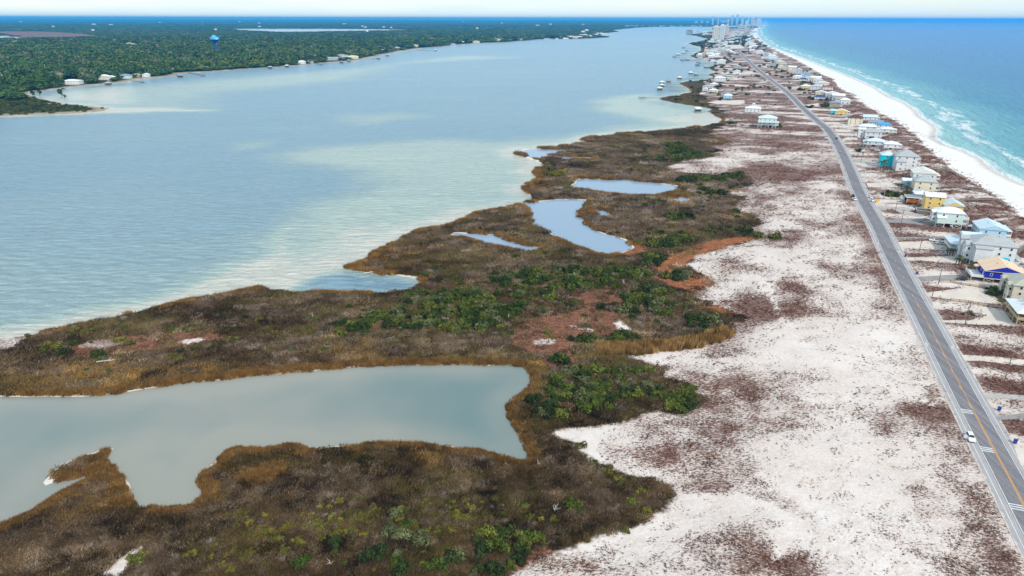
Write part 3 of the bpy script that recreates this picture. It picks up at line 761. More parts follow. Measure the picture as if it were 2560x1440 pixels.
for i in range(8):
    lob = shrub_lobes(r, 1.0, r.uniform(0.75, 1.0))
    v, f, l = crown(420, lob, 0.115, r)
    me = np_mesh('shrub_%d' % i, v, f); set_attr(me, 'leaf', l, 'FLOAT', 'FACE'); me.materials.append(M_leaf_o); SHRUB_ME.append(me)
    v, f, l = crown(200, lob, 0.17, r)
    add_template(C_shrub, 'shrub_mass_%d' % i, v, f, M_leaf_i, l)
for i in range(6):                                                 # woodland crowns: pines narrow and tiered, oaks wide
    if i < 4:
        L = [(r.normal(0, 0.14), r.normal(0, 0.14), z_, rr) for z_, rr in ((0.52, 0.30), (0.64, 0.34), (0.76, 0.30), (0.88, 0.22), (0.97, 0.12))]
    else:
        L = [(0, 0, 0.6, 0.36)] + [(0.34 * math.cos(a), 0.34 * math.sin(a), r.uniform(0.45, 0.8), r.uniform(0.2, 0.32)) for a in r.uniform(0, 6.28, 6)]
    v, f, l = crown(130, L, 0.13, r, 0.8)
    add_template(C_tree, 'wood_crown_%d' % i, v, f, M_leaf_i, l)

def palette(cols, w, n, r):
    """one colour of the list for each of n, by weights w (n, k), with a little drift"""
    cum = np.cumsum(w / w.sum(1, keepdims=True), 1); u = r.uniform(0, 1, n)[:, None]
    k = (u > cum).sum(1).clip(0, len(cols) - 1)
    return np.array(cols)[k] * r.uniform(0.72, 1.28, n)[:, None]

# ------------------------------------------------------------------ marsh grass
P = fan_points(27000, 92, 1150, -1.15, 0.75, r)
g = {k: lookup(k, P) for k in ('sdl', 'sds', 'sdr', 'gold', 'grey', 'main', 'z', 'dr', 'rimk')}
nz = fbm(P[:, 0] / 7, P[:, 1] / 7, 71, 3); nl = fbm(P[:, 0] / 28, P[:, 1] / 28, 73, 3)
dd = np.hypot(P[:, 0], P[:, 1])
keep = (g['sdl'] > 0.4 + 1.1 * np.clip(dd / 135, 0.85, 6) + 1.8 * g['rimk']) & (g['sds'] < -0.8 + (nz - 0.5) * np.where(g['dr'] < 170, 8, 2.5)) & (g['main'] < 0) & (r.uniform(0, 1, len(P)) < np.where(g['sdr'] > -3, 0.06, 1.0))
P, nz, nl, dd = P[keep], nz[keep], nl[keep], dd[keep]; g = {k: v[keep] for k, v in g.items()}
n = len(P)
gold_w = sstep(0.25, 0.9, g['gold'] + (nl - 0.5) * 1.2) + 0.55 * sstep(6, 2, g['sdl'])
grey_w = sstep(0.1, 0.8, g['grey'] + (nl - 0.5) * 1.3)
ol = 1.5 * sstep(0.48, 0.6, fbm(P[:, 0] / 24, P[:, 1] / 18, 77, 3))
dk = sstep(0.50, 0.62, nz) * 1.1
cols = [(0.078, 0.050, 0.023), (0.172, 0.112, 0.054), (0.33, 0.238, 0.158), (0.128, 0.105, 0.028), (0.235, 0.130, 0.028), (0.45, 0.26, 0.078), (0.019, 0.013, 0.006)]
w = np.stack([0.6 + 0 * nz, 0.5 + 0.2 * grey_w, 0.12 + 0.5 * grey_w, 0.6 * ol * (1 - 0.7 * grey_w), 0.95 * gold_w, 0.4 * gold_w, dk * 1.2], 1)
wide_ = fbm(P[:, 0] / 45, P[:, 1] / 30, 74, 3)
col = palette(cols, w, n, r) * (0.55 + 0.9 * wide_)[:, None] * (0.34 + 1.2 * fbm(P[:, 0] / 5, P[:, 1] / 3.2, 78, 3))[:, None]
sc_ = np.clip(dd / 135, 0.85, 6)
stretch = np.stack([sc_ * r.uniform(0.8, 1.5, n), sc_ * r.uniform(0.7, 1.1, n), np.clip(np.sqrt(sc_), 0.9, 1.15) * r.uniform(0.6, 1.2, n) * (0.65 + 0.6 * nz)], 1)
flow = (fbm(P[:, 0] / 35, P[:, 1] / 35, 79, 2) - 0.5) * 5 + 0.4
instancer('marsh_grass', np.column_stack([P, g['z']]), flow + r.normal(0, 0.5, n), stretch, r.integers(0, 5, n), col, C_marsh, label='brown and olive marsh grass covering the wet ground round the ponds', cat='grass')

# golden reeds along the water's edge and at the foot of the sand
P = fan_points(90000, 100, 800, -1.1, 0.6, r)
g = {k: lookup(k, P) for k in ('sdl', 'sds', 'gold', 'main', 'z', 'gulf', 'rimk')}
nz = fbm(P[:, 0] / 12, P[:, 1] / 12, 81, 2)
px_, py_ = proj(P, 1.0)
reedbed = (np.abs(py_ - np.interp(px_, [1500, 1620, 1740, 1830], [872, 868, 856, 826])) < 13) & (px_ > 1490) & (px_ < 1830)
keep = (((g['sdl'] > 0.2) & (g['sdl'] < 1.4 + 3.0 * nz) & (g['sds'] < -2) & (g['main'] < 0) & (g['gulf'] > 120) & (g['rimk'] < 0.35) & (nz + 0.35 * np.clip(g['gold'], 0, 1) > 0.45)) | (reedbed & (r.uniform(0, 1, len(P)) < 0.5)))
P = P[keep]; g = {k: v[keep] for k, v in g.items()}; rb_ = reedbed[keep]; n = len(P); dd = np.hypot(P[:, 0], P[:, 1])
col = palette([(0.20, 0.105, 0.03), (0.30, 0.17, 0.055), (0.12, 0.065, 0.022), (0.42, 0.27, 0.11)], np.stack([np.ones(n), np.ones(n) * 0.8, np.ones(n) * 0.7, 0.1 + 1.5 * rb_], 1), n, r)
sc_ = np.clip(dd / 190, 0.6, 3.5)
instancer('reed_fringe', np.column_stack([P, np.maximum(g['z'], 0)]), r.uniform(0, 6.28, n), np.stack([sc_, sc_, np.sqrt(sc_) * r.uniform(0.6, 1.0, n) * np.where(rb_, 1.5, 0.75)], 1), r.integers(0, 4, n), col, C_reed, label='golden reeds fringing the lagoon and the ponds', cat='reeds')

# ------------------------------------------------------------------ low heath on the white sand
P = fan_points(90000, 92, 1500, -0.35, 1.12, r)
g = {k: lookup(k, P) for k in ('sdl', 'sds', 'sdb', 'dens', 'dr', 'east', 'z', 'sdr')}
nz = fbm(P[:, 0] / 3.0, P[:, 1] / 2.2, 91, 3)
dd = np.hypot(P[:, 0], P[:, 1])
p_ = sstep(0.15, 1.15, g['dens'] + (nz - 0.5) * 1.5)
keep = (g['sds'] > -1) & (g['sdl'] > 1) & (g['dr'] > 8.0) & (g['sdb'] < 1.5) & (r.uniform(0, 1, len(P)) < p_ * 0.56 + 0.012 * (g['sdb'] < -1))
HEATH = (P[keep], {k: v[keep] for k, v in g.items()}, nz[keep], dd[keep])
# ------------------------------------------------------------------ the highway
CLEAR = []
TH = RA                                                     # the spit runs this much right of straight ahead
seg = np.linalg.norm(np.diff(ROAD, axis=0), axis=1); ARC = np.concatenate([[0], np.cumsum(seg)])
_tan = np.gradient(ROAD, axis=0); _tan /= np.linalg.norm(_tan, axis=1)[:, None]
_nor = np.stack([_tan[:, 1], -_tan[:, 0]], 1)               # to the right of travel away from the camera
def road_at(s, off=0.0):
    i = np.clip(np.searchsorted(ARC, s) - 1, 0, len(ARC) - 2); t = (s - ARC[i]) / (ARC[i + 1] - ARC[i])
    p = ROAD[i] * (1 - t) + ROAD[i + 1] * t; nn = _nor[i] * (1 - t) + _nor[i + 1] * t
    return p + nn * off, nn
def arc_of(x, y):
    p = np.array(gxy(x, y, 1.66)); return float(ARC[np.argmin(np.linalg.norm(ROAD - p, axis=1))])
ZR = 1.66
def ribbon(name, o0, o1, z, s0, s1, mat, parent=None, step=5.0):
    n = max(2, int((s1 - s0) / step) + 1); V, off = [], []
    for s in np.linspace(s0, s1, n):
        a, nn = road_at(s, o0); b, _ = road_at(s, o1)
        V += [(a[0], a[1], z), (b[0], b[1], z)]; off += [o0, o1]
    F = [(2 * i, 2 * i + 1, 2 * i + 3, 2 * i + 2) for i in range(n - 1)]
    me = np_mesh(name, V, F); set_attr(me, 'off', off)
    return link(name, me, mat, parent)
m = NT('mat_shoulder', 0.9, 0.2); P_ = m.pos()
shc = m.ramp(m.math('ADD', m.math('MULTIPLY', m.noise(P_, 0.25, 4, 0.65), 0.6), m.math('MULTIPLY', m.noise(P_, 3.0, 2), 0.4)), [(0.3, (0.32, 0.305, 0.31)), (0.7, (0.45, 0.43, 0.43))])
edge = m.math('ADD', m.math('ABSOLUTE', m.attr('off')), m.math('MULTIPLY', m.math('SUBTRACT', m.noise(P_, 0.35, 4, 0.7), 0.5), 2.2))
shoulder_mat = m.base(m.mix(m.step(6.0, 6.35, edge), shc, (0.62, 0.53, 0.465)))
m = NT('mat_asphalt', 0.85, 0.25); P_ = m.pos()
trk = m.noise(m.mapping(m.pos(), (1.6, 0.02, 1), (0, 0, RA)), 0.8, 3, 0.6)
asphalt_mat = m.base(m.ramp(m.math('ADD', m.math('MULTIPLY', trk, 0.65), m.math('MULTIPLY', m.noise(P_, 1.2, 4, 0.7), 0.35)), [(0.34, (0.135, 0.129, 0.142)), (0.62, (0.255, 0.246, 0.262))]))
white_line = paint('white_line', (0.72, 0.72, 0.72), 0.7, 0.2, 0.18, 0.4)
yellow_line = paint('yellow_line', (0.78, 0.36, 0.07), 0.7, 0.2, 0.12, 0.4)
SEND = ARC[-1] - 10
road = tag(ribbon('road', -6.5, 6.5, ZR, 0, SEND, shoulder_mat), kind='structure')
ribbon('carriageway', -3.75, 3.75, ZR + 0.008, 0, SEND, asphalt_mat, road)
for o in (-5.0, -3.5, 3.5, 5.0): ribbon('edge_line', o - 0.09, o + 0.09, ZR + 0.016, 0, min(SEND, 1500), white_line, road)
sA, sB, sC = arc_of(2434, 1029), arc_of(2286, 746), arc_of(2140, 462)
ribbon('centre_line', -0.24, -0.08, ZR + 0.016, 0, sA, yellow_line, road)
ribbon('centre_line', 0.08, 0.24, ZR + 0.016, 0, sA, yellow_line, road)
ribbon('centre_line', 0.08, 0.24, ZR + 0.016, sA, sB, yellow_line, road)
s = sA + 4
while s < sB: ribbon('centre_dash', -0.26, -0.07, ZR + 0.016, s, s + 3.0, yellow_line, road); s += 12.2
pale_dash = paint('pale_dash', (0.50, 0.43, 0.38), 0.7, 0.2, 0.12, 0.4)
while s < sC: ribbon('centre_dash', -0.11, 0.11, ZR + 0.016, s, s + 3.0, pale_dash, road); s += 12.2
for (x, y) in ((2434, 1029), (2492, 1142), (2560, 1279)):
    s0 = arc_of(x, y)
    for k in range(3): ribbon('rumble_bar', -3.4, -0.35, ZR + 0.016, s0 + k * 0.95, s0 + k * 0.95 + 0.42, white_line, road)
for (x, y, o) in ((2305, 858, -4.25), (2383, 868, 4.25), (2192, 612, -4.25), (2250, 622, 4.25)):     # bicycle arrows on the shoulder lanes
    p, nn = road_at(arc_of(x + (38 if o < 0 else -40), y), o); t = np.array([-nn[1], nn[0]])
    f = lambda a, b: (*(p + nn * a + t * b), ZR + 0.012)
    MB().face([f(-0.45, 0.6), f(0, 2.2), f(0.45, 0.6), f(0.14, 0.6), f(0.14, -1.4), f(-0.14, -1.4), f(-0.14, 0.6)]).build('bike_lane_arrow', white_line, road)

# ------------------------------------------------------------------ driveways and sand courts east of the road
conc = paint('concrete_drive', (0.46, 0.43, 0.40), 0.9, 0.2, 0.18, 0.15)
grey_drive = paint('grey_drive', (0.30, 0.285, 0.28), 0.9, 0.2, 0.2, 0.15)
sand_drive = paint('sand_drive', (0.66, 0.585, 0.52), 0.95, 0.1, 0.12, 0.15)
DRIVES = [
    (grey_drive, [(2295, 692), (2375, 687), (2412, 690), (2412, 703), (2350, 701), (2303, 702)]), (grey_drive, [(2216, 549), (2300, 546), (2320, 544), (2336, 557), (2346, 566), (2260, 558), (2220, 556)]),
    (conc, [(2195, 516), (2240, 517), (2282, 522), (2285, 532), (2316, 539), (2300, 543), (2260, 537), (2230, 522), (2198, 522)]), (grey_drive, [(2238, 592), (2355, 594), (2362, 597), (2241, 597)]),
    (sand_drive, [(2245, 605), (2325, 602), (2366, 616), (2368, 626), (2252, 620)]), (sand_drive, [(2265, 644), (2365, 640), (2402, 635), (2410, 655), (2388, 661), (2325, 653), (2269, 651)]),
    (sand_drive, [(2312, 732), (2375, 724), (2425, 720), (2475, 726), (2490, 745), (2506, 760), (2425, 756), (2375, 748), (2318, 741)]),
    (sand_drive, [(2330, 764), (2395, 765), (2450, 767), (2506, 772), (2538, 815), (2450, 812), (2360, 806), (2350, 801), (2425, 800), (2462, 790), (2447, 778), (2417, 771), (2334, 770)]),
    (sand_drive, [(2404, 887), (2475, 890), (2600, 904), (2600, 920), (2525, 911), (2450, 902), (2412, 902)]), (conc, [(2455, 983), (2560, 988), (2640, 996), (2640, 1012), (2512, 996), (2464, 998)]),
    (grey_drive, [(2491, 1042), (2560, 1032), (2640, 1030), (2640, 1044), (2560, 1046), (2497, 1050)]), (sand_drive, [(2536, 1120), (2640, 1110), (2660, 1150), (2552, 1165)]),
    (sand_drive, [(2186, 498), (2200, 498), (2262, 500), (2262, 508), (2225, 507), (2191, 508)]), (sand_drive, [(2166, 458), (2215, 456), (2280, 458), (2280, 470), (2215, 468), (2171, 468)]),
    (conc, [(2134, 398), (2180, 397), (2198, 402), (2198, 408), (2150, 408), (2139, 407)]), (sand_drive, [(2122, 374), (2160, 374), (2210, 378), (2206, 381), (2160, 379), (2124, 379)]),
    (sand_drive, [(2106, 347), (2120, 342), (2152, 344), (2152, 350), (2115, 350), (2108, 351)]), (sand_drive, [(2062, 305), (2118, 306), (2120, 312), (2066, 310)]), (sand_drive, [(2012, 262), (2060, 256), (2062, 262), (2016, 266)]),
    (sand_drive, [(2086, 322), (2145, 325), (2146, 329), (2089, 328)]), (sand_drive, [(1800, 252), (1860, 250), (1862, 258), (1845, 262), (1790, 260), (1768, 256)]), (sand_drive, [(1805, 113), (1850, 112), (1862, 118), (1858, 121), (1820, 122)]),
]
drive_o = []
for k, (mt, q) in enumerate(DRIVES):
    p2 = np.array([gxy(x, y, 1.67) for x, y in q]); CLEAR.append(p2)
    o = tag(MB().face([(a, b, 1.690 + 0.004 * (k % 4)) for a, b in p2[::-1]]).build('driveway', mt), kind='structure')
# ------------------------------------------------------------------ house kit
WCOL = dict(white=(0.74, 0.75, 0.76), mint=(0.62, 0.76, 0.71), cream=(0.74, 0.68, 0.52), beige=(0.62, 0.57, 0.45), yellow=(0.78, 0.57, 0.18), royal=(0.012, 0.030, 0.42), turq=(0.01, 0.60, 0.72), lblue=(0.36, 0.60, 0.78), tan=(0.42, 0.34, 0.20),
            pale=(0.66, 0.70, 0.74), peach=(0.78, 0.55, 0.36), grey=(0.48, 0.50, 0.53), teal=(0.06, 0.36, 0.36), wood=(0.42, 0.28, 0.14), pink=(0.74, 0.60, 0.55), orange=(0.75, 0.22, 0.02), brown=(0.20, 0.13, 0.10), glass=(0.45, 0.56, 0.62), dark=(0.06, 0.06, 0.07))
RCOL = dict(white=(0.80, 0.83, 0.85), ltblue=(0.60, 0.72, 0.80), grey=(0.42, 0.44, 0.45), dgrey=(0.26, 0.28, 0.30), olive=(0.44, 0.44, 0.35), orange=(0.84, 0.60, 0.40), red=(0.15, 0.035, 0.03), terra=(0.36, 0.10, 0.05), navy=(0.04, 0.075, 0.20), blue=(0.05, 0.36, 0.68),
            slate=(0.24, 0.31, 0.42), aqua=(0.42, 0.74, 0.72), cream=(0.80, 0.78, 0.68), green=(0.09, 0.26, 0.18), tan=(0.52, 0.45, 0.33), brown=(0.20, 0.15, 0.12))
def wmat(k): return paint('wall_' + k, WCOL[k], 0.75, 0.25, 0.10, 0.5)
def rmat(k): return paint('roof_' + k, RCOL[k], 0.45, 0.4, 0.10, 0.35)
trim_mat = paint('trim_white', (0.78, 0.78, 0.77), 0.6, 0.3, 0.06)
post_tan = paint('post_tan', (0.55, 0.43, 0.26), 0.85, 0.15, 0.15, 1.0)
wood_grey = paint('weathered_wood', (0.26, 0.225, 0.19), 0.9, 0.1, 0.25, 0.8)
dark_under = paint('dark_parts_and_shade', (0.05, 0.043, 0.038), 0.9, 0.1, 0.2, 0.6)  # for dark parts, and for shade under stilts put into the colour
m = NT('mat_window_glass', 0.08, 0.6); glass_mat = m.base((0.025, 0.032, 0.040))
_wm = {}
def win_mesh(w, h):
    k = (round(w, 2), round(h, 2))
    if k not in _wm:
        f = MB()
        f.box(-w / 2 - .12, w / 2 + .12, -.06, .06, -.12, 0).box(-w / 2 - .12, w / 2 + .12, -.06, .06, h, h + .12).box(-w / 2 - .12, -w / 2, -.06, .06, 0, h).box(w / 2, w / 2 + .12, -.06, .06, 0, h)
        g_ = MB().box(-w / 2, w / 2, -.03, .03, 0, h)
        fm = f.mesh('window_frame'); fm.materials.append(trim_mat); pm = g_.mesh('window_pane'); pm.materials.append(glass_mat)
        _wm[k] = (fm, pm)
    return _wm[k]
def window(parent, x, y, z, w, h, rz=0.0):
    fm, pm = _wm.get((round(w, 2), round(h, 2))) or win_mesh(w, h)
    o = link('window', fm, None, parent, (x, y, z), rz); link('pane', pm, None, o); return o

def roof_mesh(x0, x1, y0, y1, z, rise, kind, oh=0.6, th=0.22):
    X0, X1, Y0, Y1 = x0 - oh, x1 + oh, y0 - oh, y1 + oh
    W, D = X1 - X0, Y1 - Y0; b = MB(); zt = z + th
    b.box(X0, X1, Y0, Y1, z, zt)
    A, B, C, E = (X0, Y0, zt + .003), (X1, Y0, zt + .003), (X1, Y1, zt + .003), (X0, Y1, zt + .003)
    if kind == 'hip':
        if W >= D: p, q = (X0 + D / 2, Y0 + D / 2, zt + rise), (X1 - D / 2, Y0 + D / 2, zt + rise); b.face([A, B, q, p]); b.face([B, C, q]); b.face([C, E, p, q]); b.face([E, A, p])
        else: p, q = (X0 + W / 2, Y0 + W / 2, zt + rise), (X0 + W / 2, Y1 - W / 2, zt + rise); b.face([A, B, p]); b.face([B, C, q, p]); b.face([C, E, q]); b.face([E, A, p, q])
    elif kind == 'gx':                                       # ridge runs across, parallel to x
        ym = (Y0 + Y1) / 2; p, q = (X0, ym, zt + rise), (X1, ym, zt + rise); b.face([A, B, q, p]); b.face([C, E, p, q]); b.face([E, A, p]); b.face([B, C, q])
    elif kind == 'gy':                                       # ridge runs away from the viewer, gable in front
        xm = (X0 + X1) / 2; p, q = (xm, Y0, zt + rise), (xm, Y1, zt + rise); b.face([A, p, q, E]); b.face([B, C, q, p]); b.face([A, B, p]); b.face([C, E, q])
    elif kind == 'shed':
        p, q = (X0, Y1, zt + rise), (X1, Y1, zt + rise); b.face([A, B, q, p]); b.face([C, E, p, q]); b.face([E, A, p]); b.face([B, C, q])
    return b

def volume(root, x0, x1, y0, y1, z0, z1, wall, roof, kind, rise, wins=True, oh=0.6, detail=1, ww=0.85, wh=1.2):
    MB().box(x0, x1, y0, y1, z0, z1).build('wall', wmat(wall), root)
    if roof: roof_mesh(x0, x1, y0, y1, z1, rise, kind, oh).build('roof', rmat(roof), root)
    if kind == 'gy' and roof:                                # siding up into the front gable
        xm = (x0 + x1) / 2; h = rise * (x1 - x0) / (x1 - x0 + 2 * oh) * 0.92
        MB().face([(x0 + .05, y0 - oh - .03, z1 + .26), (x1 - .05, y0 - oh - .03, z1 + .26), (xm, y0 - oh - .03, z1 + .2 + h)]).face([(x0 + .05, y0 - oh - .012, z1 + .26), (xm, y0 - oh - .012, z1 + .2 + h), (x1 - .05, y0 - oh - .012, z1 + .26)]).build('gable_wall', wmat(wall), root)
    if wins:
        st = max(1, int(round((z1 - z0) / 3.0))); sh_ = (z1 - z0) / st
        nx = max(1, int((x1 - x0) / (4.6 if detail else 5.0))); ny = max(1, int((y1 - y0) / (3.6 if detail else 5.5)))
        for k in range(st):
            zb = z0 + k * sh_ + sh_ * 0.36
            for i in range(nx): window(root, x0 + (i + .5) * (x1 - x0) / nx, y0 - 0.06, zb, ww, wh)
            for i in range(ny): window(root, x0 - 0.06, y0 + (i + .5) * (y1 - y0) / ny, zb, ww, wh, -math.pi / 2)
            if detail:
                for i in range(ny): window(root, x1 + 0.06, y0 + (i + .5) * (y1 - y0) / ny, zb, ww * 1.4, wh, math.pi / 2)

def stilts(root, x0, x1, y0, y1, h, mat, brace=True, sx=3.6):
    nx = max(2, int((x1 - x0) / sx) + 1); ny = max(2, int((y1 - y0) / 4.2) + 1)
    me = MB().box(-.16, .16, -.16, .16, -0.6, h).mesh('stilt_post'); me.materials.append(mat)
    xs = np.linspace(x0 + .2, x1 - .2, nx); ys = np.linspace(y0 + .2, y1 - .2, ny)
    for i, x in enumerate(xs):
        for j, y in enumerate(ys):
            if 0 < i < nx - 1 and 0 < j < ny - 1: continue
            link('stilt_post', me, None, root, (x, y, 0))
    if brace:
        for i in range(0, nx - 1, 2):
            MB().bar((xs[i], y0 + .02, .3), (xs[i + 1], y0 + .02, h - .2), .16).bar((xs[i], y0 - .01, h - .2), (xs[i + 1], y0 - .01, .3), .16).build('cross_brace', mat, root)

def deck(root, x0, x1, y0, y1, z, mat, rail=True, sides='fl', posts=True, groundz=0.0):
    MB().box(x0, x1, y0, y1, z - .25, z).build('deck', mat, root)
    if rail:
        b = MB()
        if 'f' in sides: b.box(x0, x1, y0, y0 + .08, z + .95, z + 1.08).box(x0, x1, y0, y0 + .06, z + .15, z + .8)
        if 'l' in sides: b.box(x0, x0 + .08, y0 + .09, y1, z + .95, z + 1.08).box(x0, x0 + .06, y0 + .09, y1, z + .15, z + .8)
        if 'r' in sides: b.box(x1 - .08, x1, y0 + .09, y1, z + .95, z + 1.08).box(x1 - .06, x1, y0 + .09, y1, z + .15, z + .8)
        b.build('railing', mat, root)

def stairs(root, x, y, z, run, w, mat, d=(-1, 0)):
    b = MB(); n = 9
    for i in range(n):
        t0, t1 = i / n, (i + 1) / n; zz = z * (1 - t1)
        xa, ya = x + d[0] * run * t0, y + d[1] * run * t0; xb, yb = x + d[0] * run * t1, y + d[1] * run * t1
        if d[0]: b.box(min(xa, xb), max(xa, xb), y, y + w, zz - .08, zz + .08)
        else: b.box(x, x + w, min(ya, yb), max(ya, yb), zz - .08, zz + .08)
    if d[0]:
        b.bar((x, y - .06, z + 1), (x + d[0] * run, y - .06, 1), .12); b.bar((x, y - .06, z - .2), (x + d[0] * run, y - .06, -.1), .2, .3); b.bar((x, y + w + .06, z + 1), (x + d[0] * run, y + w + .06, 1), .12)
    else:
        b.bar((x - .06, y, z + 1), (x - .06, y + d[1] * run, 1), .12); b.bar((x - .06, y, z - .2), (x - .06, y + d[1] * run, -.1), .2, .3)
    b.build('stairs', mat, root)

def foot(root_loc, rz, x0, x1, y0, y1, pad=0.5):
    c, s_ = math.cos(rz), math.sin(rz)
    CLEAR.append(np.array([(root_loc[0] + x * c - y * s_, root_loc[1] + x * s_ + y * c) for x, y in ((x0 - pad, y0 - pad), (x1 + pad, y0 - pad), (x1 + pad, y1 + pad), (x0 - pad, y1 + pad))]))

def root_at(name, px_, py_, label, cat='house', group=None, rz=None):
    p = at(px_, py_); o = empty(name, (p.x, p.y, p.z), -TH if rz is None else rz)
    return tag(o, label, cat, group)

def simple_house(fl, fr, D, stilt, wall_h, wall, roof, kind, rise, label, group=None, porch=True, detail=1, name='beach_house', postmat=None, rz=None, extra=None, W=None):
    """fl, fr: photo places of the front's foot corners"""
    a = at(*fl)
    if W is None:
        b = at(*fr); W = (b - a).length
    root = root_at(name, fl[0], fl[1], label, 'house', group, rz)
    foot(root.location, root.rotation_euler.z, 0, W, (-45 if name == 'shore_house' else 0), D)
    pm = postmat or trim_mat
    if stilt > 0.5:
        stilts(root, 0, W, 0, D, stilt, pm, brace=detail > 0)
        MB().box(W * .35, W * .8, D * .3, D * .85, -.3, stilt - .01).build('understory_block', dark_under, root)  # near-black block: shade beneath the raised floor put into its colour
    volume(root, 0, W, 0, D, stilt, stilt + wall_h, wall, roof, kind, rise, detail=detail)
    if porch:
        deck(root, -2.4, -0.02, 0.4, D - .4, stilt + 0.02, trim_mat, sides='fl')
        b = MB()
        for y in np.linspace(.6, D - .6, 4): b.box(-2.35, -2.15, y - .1, y + .1, -0.4, stilt + 2.5)
        b.build('porch_posts', trim_mat, root)['kind'] = 'stuff'
        MB().face([(-2.9, .1, stilt + 2.35), (-.02, .1, stilt + 3.0), (-.02, D - .1, stilt + 3.0), (-2.9, D - .1, stilt + 2.35)]).face([(-2.9, .1, stilt + 2.25), (-2.9, D - .1, stilt + 2.25), (-.02, D - .1, stilt + 2.9), (-.02, .1, stilt + 2.9)]).build('porch_roof', rmat(roof), root)
        stairs(root, -2.4, D * .4, stilt, 3.2, 1.4, trim_mat)
    if detail:                                               # seaward deck, vents, a cooling unit and a road side door
        zt_ = stilt + wall_h
        if not extra or stilt > 1.5:
            deck(root, W + .02, W + 2.6, .5, D - .5, stilt + .04, trim_mat, sides='fr')
            for y in (.7, D / 2, D - .7): MB().box(W + 2.35, W + 2.55, y - .1, y + .1, -.4, stilt + 2.7).build('deck_post', pm, root)
            MB().box(W + .02, W + 2.9, .3, D - .3, stilt + 2.7, stilt + 2.86).build('deck_roof', rmat(roof), root)
        for t in (.35, .62): MB().tube((W * t, D * .38, zt_ + .3), (W * t, D * .38, zt_ + rise * .8 + .7), .14, n=8).build('roof_vent', rmat('dgrey'), root)
        MB().box(W * .55, W * .55 + 1.0, -1.3, -.3, max(0, stilt - 1.4), max(0, stilt - 1.4) + .9).build('cooling_unit', wmat('grey'), root)
        MB().box(-.09, -.015, D * .18, D * .18 + 1.05, stilt + .05, stilt + 2.15).build('door', wmat('teal' if wall in ('white', 'mint', 'cream') else 'white'), root)
        MB().box(-.07, W + .07, -.07, D + .07, stilt - .16, stilt + .02).build('base_trim', trim_mat, root)
    if extra: extra(root, W, D, stilt, wall_h)
    return root

# ------------------------------------------------------------------ beach houses, nearest first
# raised porch house at the frame's edge
R1 = root_at('porch_house', 2538, 815, 'raised porch house with white metal roof and tan stilts at the picture edge')
W, D, hs, he = 17.0, 15.0, 2.7, 5.6
foot(R1.location, -TH, 0, W, 0, D)
stilts(R1, 0, W, 0, D, hs, post_tan, True, 3.4)
deck(R1, 0, W, 0, D, hs + .25, post_tan, sides='fl')
for x in np.linspace(.2, W - .2, 6): MB().box(x - .11, x + .11, .1, .32, hs + .25, he).build('porch_post', post_tan, R1)
for y in np.linspace(2.4, D - .2, 6): MB().box(.1, .32, y - .11, y + .11, hs + .25, he).build('porch_post', post_tan, R1)
volume(R1, 2.8, W, 2.8, D, hs + .26, he - .01, 'wood', None, 'hip', 0)
MB().box(3, W, 3, D, -.2, hs - .01).build('understory_block', paint('brown_boards', (0.16, 0.11, 0.06), .9, .1, .2), R1)
roof_mesh(0, W, 0, D, he, 3.6, 'hip', .8).build('roof', rmat('white'), R1)
for i, yy in enumerate((4.0, 8.0)):
    d_ = MB().box(4.2, 8.0, yy, yy + 2.2, he + .6, he + 2.9).build('dormer', wmat('cream'), R1); roof_mesh(4.0, 8.2, yy, yy + 2.2, he + 2.9, .8, 'gx', .3, .12).build('dormer_roof', rmat('white'), d_)
# olive roofed house
def x2(root, W, D, st, wh):
    volume(root, -1.6, -.01, 1.0, 4.4, 0, wh - .4, 'beige', 'olive', 'gx', 1.0, oh=.35); volume(root, -1.6, -.01, 9.2, 12.6, 0, wh - .4, 'beige', 'olive', 'gx', 1.0, oh=.35)
    for yy in (4.6, 8.0): deck(root, -1.5, -.02, yy, yy + 1.2, 3.4, wood_grey, sides='fl')
    MB().box(-.10, -.02, 6.2, 7.3, 0.05, 2.2).build('door', wmat('grey'), root)
simple_house((2524, 754), None, 15, 0, 7.6, 'beige', 'olive', 'hip', 3.4, 'beige two storey house with olive grey hip roof behind dark bushes', W=17, porch=False, extra=x2)
# orange roofed royal blue house
def x3(root, W, D, st, wh):
    deck(root, -5.2, -.02, 0.2, 11, st + .02, trim_mat, sides='fl'); stairs(root, -5.2, 5.0, st, 4.4, 1.5, wood_grey)
    b = MB()
    for y in (.5, 5.5, 10.6): b.box(-5.1, -4.85, y - .12, y + .12, -.4, st)
    b.build('deck_posts', post_tan, root)['kind'] = 'stuff'
    MB().face([(-2.4, 7.4, st + 2.7), (-.02, 7.4, st + 3.3), (-.02, 11, st + 3.3), (-2.4, 11, st + 2.7)]).face([(-2.4, 7.4, st + 2.6), (-2.4, 11, st + 2.6), (-.02, 11, st + 3.2), (-.02, 7.4, st + 3.2)]).build('porch_roof', rmat('orange'), root)
    MB().box(0, W, -.05, 0, st - .3, st + .02).build('floor_band', trim_mat, root)
simple_house((2457, 706), None, 14, 2.4, 3.3, 'royal', 'orange', 'gy', 3.0, 'royal blue house with pale orange roof, raised on tan posts', W=15, porch=False, postmat=post_tan, extra=x3)
